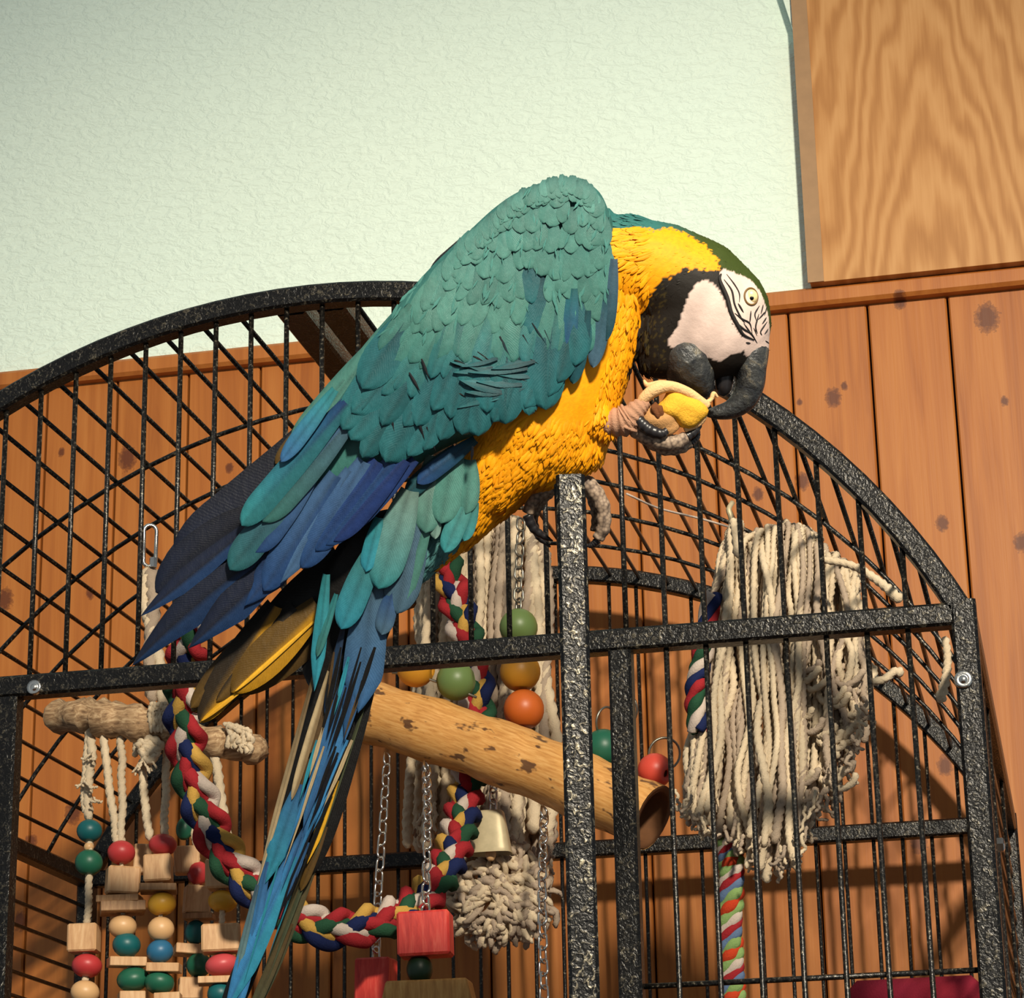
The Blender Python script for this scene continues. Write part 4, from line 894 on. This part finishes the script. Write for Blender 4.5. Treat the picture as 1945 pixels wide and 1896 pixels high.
for i in range(20):  # black slivers painted as shaded gaps where the feathers cross
    x, y = RNG.uniform(850, 1000), RNG.uniform(675, 775); a = math.radians(RNG.uniform(12, 48)); ln = RNG.uniform(18, 46)
    feather(wg, (x, y), (x+ln*math.cos(a), y+ln*math.sin(a)), RNG.uniform(2.5, 5), 'black', 'black', lift=2, lay=12.5, point=True, tip=.5, nL=6, nW=4, tilt=0)
# flank lobes and tail coverts
tailz = lambda x, y: np.interp(y, [900, 1000, 1100, 1300, 1900], [60, 52, 44, 26, 10])
tl = slab('tail', [(790, 960), (860, 960), (850, 1020), (800, 1090), (745, 1190), (700, 1320), (640, 1480), (590, 1600), (520, 1760), (470, 1896), (430, 1960), (420, 1900), (480, 1740), (540, 1500), (590, 1320), (610, 1180), (630, 1060), (700, 980)], [(800, 1000), (730, 1100), (660, 1300), (590, 1500), (500, 1750), (430, 1930)], tailz, -16, 4, 'black', bird, round_=6); tl['label'] = 'long blue tail with brown shafts and yellow edges'
def f4(x, y): return (400+x/2.7233, 1200+y/2.7233)
for (b, t, w, c0, c1, kw) in [
        ((640, 350), (240, 1340), 60, 'brown', 'brown', dict(lay=-6)), ((900, -100), (520, 1250), 150, 'black', 'black', dict(lay=-8)), ((700, 700), (250, 1930), 84, 'brown', 'olive', dict(lay=-8)),
        ((560, 150), (240, 1330), 34, 'brown', 'cream', dict(lay=0, point=True)), ((620, 200), (425, 860), 46, 'cream', 'cream', dict(lay=3, left='brown')), ((690, 0), (520, 620), 60, 'ink', 'brown', dict(lay=0)), ((700, 250), (520, 900), 40, 'brown', 'umber', dict(lay=4)),
        ((470, 780), (290, 1290), 110, 'sblue', 'cyan', dict(lay=5, point=True, tip=.3)), ((760, 120), (486, 1100), 130, 'sblue', 'sky', dict(lay=6, right='sblue', point=True, tip=.25)), ((660, 760), (505, 1190), 44, 'gold', 'gold', dict(lay=7, point=True)), ((600, 1000), (470, 1330), 50, 'brown', 'umber', dict(lay=3)),
        ((500, 1020), (240, 1560), 90, 'sblue', 'sky', dict(lay=8, point=True)), ((440, 1150), (80, 1960), 120, 'sky', 'sky', dict(lay=10, left='cyan', point=True, tip=.3)), ((300, 1180), (140, 1960), 80, 'sblue', 'sky', dict(lay=8)), ((250, 1300), (90, 1960), 40, 'slate', 'pale', dict(lay=9)), ((420, 1500), (200, 2000), 60, 'brown', 'olive', dict(lay=4)),
        ((930, -60), (250, 1900), 22, 'olive', 'olive', dict(lay=2, bend=-10)), ((850, -260), (770, 410), 210, 'slate', 'sblue', dict(lay=12, point=True, tip=.25)), ((780, 60), (700, 560), 90, 'blue', 'sblue', dict(lay=13, point=True, tip=.4)), ((880, -180), (850, 300), 70, 'slate', 'slate', dict(lay=10, point=True)),
        ((610, -300), (545, 300), 76, 'bteal', 'cyan', dict(lay=10, point=True, tip=.3)), ((660, -200), (560, 120), 46, 'bteal', 'teal', dict(lay=14)), ((700, -60), (600, 420), 44, 'ink', 'sblue', dict(lay=8))]:
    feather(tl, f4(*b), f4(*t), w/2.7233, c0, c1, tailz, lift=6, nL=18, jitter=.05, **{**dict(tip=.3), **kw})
tax = spline([np.array([*q, 0.]) for q in [(690, 1180), (655, 1320), (600, 1490), (540, 1660), (470, 1890)]], 60)[:, :2]
for i in range(34):                                        # frayed vanes and shafts along the tail
    k_ = int(RNG.integers(4, 44)); p = tax[k_]; q = tax[min(59, k_+int(RNG.integers(8, 16)))]; o_ = RNG.uniform(-1, 1)*np.interp(p[1], [1150, 1400, 1900], [40, 44, 24]); cc = ['black', 'black', 'ink', 'cream', 'sblue', 'sky', 'brown', 'cyan'][int(RNG.integers(8))]
    if cc == 'cream' and p[1] > 1560: cc = 'sky'
    feather(tl, (p[0]+o_, p[1]), (q[0]+o_*.75, q[1]), RNG.uniform(4, 10), cc, cc, tailz, lift=3, lay=22, point=True, tip=.5, nL=8, nW=4, tilt=0)
for (b, t, w, c0, c1, kw) in [((1600, 560), (1490, 1120), 200, 'slate', 'slate', dict(lay=16)), ((1660, 580), (1500, 1090), 110, 'gteal', 'gteal', dict(lay=18, right='slate')), ((1380, 760), (1200, 1200), 150, 'teal', 'cyan', dict(lay=22)), ((1560, 480), (1395, 990), 195, 'pale', 'bteal', dict(lay=26)), ((1400, 620), (1330, 900), 90, 'bteal', 'cyan', dict(lay=24)), ((1470, 1000), (1410, 1230), 100, 'blue', 'slate', dict(lay=20))]:
    feather(tl, f3(*b), f3(*t), w/2.7786, c0, c1, tailz, lift=6, tip=.28, **kw)
fz = lambda x, y: 74.0
for (b, t, w, c0, c1, lay) in [((1690, 300), (1640, 700), 170, 'pale', 'gteal', 0), ((1790, 280), (1720, 650), 190, 'gteal', 'gteal', 4), ((1870, 320), (1850, 600), 130, 'gteal', 'gteal', 6), ((1700, 560), (1690, 730), 60, 'gteal', 'pale', 2), ((1870, 500), (1740, 800), 110, 'gteal', 'bteal', 8), ((1900, 540), (1840, 740), 80, 'teal', 'bteal', 6)]:
    feather(bird, f3(*b), f3(*t), w/2.7786, c0, c1, fz, lift=4, lay=lay, tip=.3, name='flank_feather')

# ---- head details
def loft(name, C_, m, parent, n=40, sides=20, cols=None):
    """tapered curved horn: (x, y, z, half width in view, half depth)"""
    C_ = np.array(C_, float); Q = spline(C_[:, :3], n); u = np.linspace(0, 1, n); us = np.linspace(0, 1, len(C_)); a = np.interp(u, us, C_[:, 3]); b = np.interp(u, us, C_[:, 4])
    Tn = np.gradient(Q, axis=0); Tn /= np.linalg.norm(Tn, axis=1)[:, None]+1e-9; th = np.arange(sides)*2*math.pi/sides; v = []
    for i in range(n):
        nr = np.array([-Tn[i][1], Tn[i][0], 0]); nr /= np.linalg.norm(nr)+1e-9; bn = np.cross(Tn[i], nr)
        for t in th:
            p = Q[i]+nr*a[i]*math.cos(t)+bn*b[i]*math.sin(t); v.append(L(*p))
    F = [(i*sides+k, i*sides+(k+1) % sides, (i+1)*sides+(k+1) % sides, (i+1)*sides+k) for i in range(n-1) for k in range(sides)]
    F.append(tuple(range(sides-1, -1, -1))); F.append(tuple((n-1)*sides+k for k in range(sides)))
    return mesh(name, v, F, m, parent, local=True)
loft('upper_beak', [(1418, 640, 0, 32, 30), (1424, 668, 0, 37, 46), (1425, 700, 0, 31, 46), (1424, 730, 0, 28, 40), (1413, 758, 0, 25, 32), (1390, 777, 0, 19, 24), (1360, 784, 0, 13, 14), (1331, 785, 0, 3, 4)], BEAK, bird, 48)
loft('lower_beak', [(1292, 640, 6, 36, 40), (1298, 664, 6, 47, 64), (1309, 690, 6, 54, 68), (1322, 716, 6, 43, 58), (1334, 738, 4, 24, 42), (1342, 752, 0, 14, 20)], BEAK, bird, 40)
loft('tongue', [(1372, 660, 0, 16, 24), (1376, 700, 0, 20, 24), (1374, 738, 0, 15, 18), (1370, 752, 0, 6, 8)], CLAW, bird, 20)
# eye
ez = zb(1421, 568); IRIS = plain('pale_iris', (226, 206, 150), 0.3); PUP = plain('black_pupil', (8, 8, 8), 0.08)
v, F = sphere_data(L(1421, 568, ez-5), np.array([13, 14, 8])*S, 24, 14); eye = mesh('eye', v, F, IRIS, bird, local=True)
v, F = sphere_data(L(1422, 571, ez-.6), np.array([5.2, 5.2, 4.6])*S, 18, 10); mesh('pupil', v, F, PUP, eye, local=True)
v, F = tube_data([L(1421+13*math.cos(a), 568+16*math.sin(a), zb(1421+13*math.cos(a), 568+16*math.sin(a))+.5) for a in np.linspace(0, 2*math.pi, 28, endpoint=False)], 2.0*S, 6, closed=True); mesh('eye_ring', v, F, plain('brown_eyelid', (112, 84, 40), .6), eye, local=True)
STR = [([(1000, 480), (990, 530), (1040, 650), (1070, 760), (1120, 850), (1160, 910), (1240, 945)], 20), ([(1020, 520), (1075, 600), (1095, 700), (1140, 790), (1170, 830)], 9), ([(1040, 480), (1100, 560), (1130, 620), (1130, 680)], 7), ([(1120, 690), (1160, 755)], 9), ([(1095, 760), (1150, 800), (1205, 830), (1225, 900)], 8), ([(1090, 810), (1160, 870), (1215, 900), (1265, 965)], 9), ([(1215, 740), (1205, 830)], 7), ([(1160, 830), (1240, 930)], 6),
       ([(1280, 700), (1245, 760), (1255, 810)], 7), ([(1275, 760), (1250, 850), (1265, 900)], 8), ([(1310, 690), (1290, 760)], 7), ([(1325, 740), (1270, 800)], 7), ([(1335, 780), (1300, 830)], 7), ([(1340, 810), (1290, 880), (1300, 910)], 7), ([(1350, 860), (1320, 900)], 6), ([(1340, 700), (1318, 770)], 6), ([(1180, 965), (1215, 968)], 7), ([(1330, 945), (1365, 960)], 5), ([(1300, 985), (1370, 1010)], 4), ([(1235, 860), (1262, 915)], 5)]
for pts, wz in STR:
    q = spline([np.array([*z1([p])[0], 0.]) for p in pts], 5*len(pts)); n = len(q); r = wz/3.79*.85*S*np.interp(np.linspace(0, 1, n), [0, .25, .7, 1], [.35, 1, .9, .25])
    v, F = tube_data([L(x, y, zb(x, y)+.4) for x, y, _ in q], r, 6); mesh('face_stripe', v, F, BLACKF, bird, local=True)
# ---- feet
def toe(parent, pts, name='toe', m=SCALE, sides=12):
    pts = np.array(pts, float); n = 28; q = spline(pts[:, :3], n); r = np.interp(np.linspace(0, 1, n), np.linspace(0, 1, len(pts)), pts[:, 3]); r = r*(1+.07*np.sin(np.arange(n)*1.5))
    v, F = tube_data([L(*p) for p in q], r*S, sides); return mesh(name, v, F, m, parent, local=True)
ft = toe(bird, [(1075, 850, 10, 16), (1082, 890, 4, 18), (1084, 915, 2, 20), (1083, 925, 2, 15)], 'foot'); ft['label'] = 'grey scaly foot gripping the door rail'
toe(ft, [(1075, 912, 6, 14), (1045, 925, 10, 14), (1016, 946, 8, 14), (1002, 975, 4, 11)])
toe(ft, [(1002, 978, 4, 10), (1014, 1004, 0, 9), (1035, 1020, -4, 6), (1050, 1028, -6, 1.5)], 'claw', CLAW)
toe(ft, [(1070, 915, -26, 14), (1040, 935, -26, 14), (1018, 965, -28, 12), (1012, 990, -28, 9)]); toe(ft, [(1012, 988, -28, 9), (1024, 1020, -28, 7), (1046, 1040, -28, 1.5)], 'claw', CLAW)
toe(ft, [(1095, 908, 6, 15), (1122, 925, 10, 16), (1143, 960, 8, 15), (1146, 1000, 2, 14), (1136, 1024, -4, 11)])
toe(ft, [(1136, 1026, -4, 8), (1124, 1036, -8, 6), (1110, 1036, -10, 1.5)], 'claw', CLAW)
toe(ft, [(1095, 910, -24, 14), (1122, 932, -24, 14), (1136, 975, -26, 13), (1132, 1010, -28, 10)])
PINKT = fibre('pink_toe_pad', (206, 158, 130), (160, 120, 92))
hf = toe(bird, [(1120, 812, 50, 22), (1150, 806, 56, 24), (1180, 802, 62, 29), (1194, 794, 64, 28)], 'raised_foot', PINKT); hf['label'] = 'raised grey foot holding the food'
toe(hf, [(1186, 812, 64, 25), (1198, 790, 70, 22), (1214, 774, 72, 16), (1226, 766, 70, 10)], m=PINKT)
toe(hf, [(1192, 800, 54, 20), (1216, 822, 58, 18), (1246, 838, 60, 17), (1278, 842, 58, 15), (1300, 832, 54, 11)])
toe(hf, [(1300, 832, 54, 9), (1318, 818, 50, 8), (1326, 802, 46, 5), (1322, 790, 44, 1.5)], 'claw', CLAW)
toe(hf, [(1200, 806, 36, 18), (1230, 832, 36, 17), (1262, 850, 36, 16), (1290, 850, 34, 13), (1310, 842, 32, 9)])
toe(hf, [(1310, 842, 32, 8), (1322, 830, 30, 6), (1326, 815, 30, 1.5)], 'claw', CLAW)
toe(hf, [(1208, 800, 74, 12), (1228, 818, 80, 12), (1250, 826, 80, 10), (1262, 820, 78, 7)], 'claw', CLAW)
# ---- the morsel it eats
ORG['food_piece'] = np.zeros(3)
fd = thing('food_piece', C0, 'half-eaten yellow food piece with pale rind held at the beak', 'food'); fd.rotation_mode = 'QUATERNION'; fd.rotation_quaternion = bird.rotation_quaternion
ORG[fd.name] = np.zeros(3)
FLESH = fibre('yellow_flesh', (250, 196, 60), (236, 170, 60)); RIND = fibre('pale_rind', (246, 206, 150), (236, 184, 128)); CORE = fibre('brown_core', (96, 56, 36), (130, 84, 50)); CRUMB = fibre('tan_crumb', (206, 158, 104), (178, 128, 80))
def lump(name, c, r, m, seed, amp=.10, rot=0, bumps=7):
    v, F = sphere_data((0, 0, 0), (1, 1, 1), 30, 20); q = np.random.default_rng(seed); k = q.normal(0, 1, (bumps, 3))*2.2; ph = q.random(bumps)*6
    d = 1+amp*np.sum(np.sin(v @ k.T+ph), axis=1)/math.sqrt(bumps); v = v*d[:, None]*np.array(r)*S; cr, sr = math.cos(rot), math.sin(rot); v = v @ np.array([[cr, sr, 0], [-sr, cr, 0], [0, 0, 1]]) + L(*c)
    return mesh(name, v, F, m, fd, local=True)
lump('flesh', (1288, 778, 62), (46, 34, 26), FLESH, 1, .2, .25, 14); lump('crumb', (1252, 800, 58), (40, 30, 26), CRUMB, 2, .16, -.5); lump('core', (1245, 786, 74), (13, 18, 14), CORE, 3, .2, .4)
def rind(pts, name='rind'):
    pts = np.array(pts, float); q = spline(pts[:, :3], 30); r = np.interp(np.linspace(0, 1, 30), np.linspace(0, 1, len(pts)), pts[:, 3])
    v, F = tube_data([L(*p) for p in q], r*S, 10, sq=1.0); mesh(name, v, F, RIND, fd, local=True)
rind([(1208, 782, 66, 4), (1218, 762, 74, 11), (1240, 744, 78, 13), (1268, 738, 76, 11), (1300, 748, 70, 10), (1325, 764, 64, 9), (1340, 774, 58, 8)])
rind([(1220, 725, 56, 2), (1228, 735, 62, 6), (1252, 733, 66, 8), (1284, 738, 64, 8), (1316, 756, 60, 6)]); rind([(1318, 776, 64, 9), (1332, 790, 58, 7), (1322, 806, 56, 7), (1296, 818, 60, 6)])
rind([(1330, 770, 52, 6), (1346, 762, 46, 4), (1352, 750, 44, 5), (1360, 756, 42, 2)], 'rind_shred')
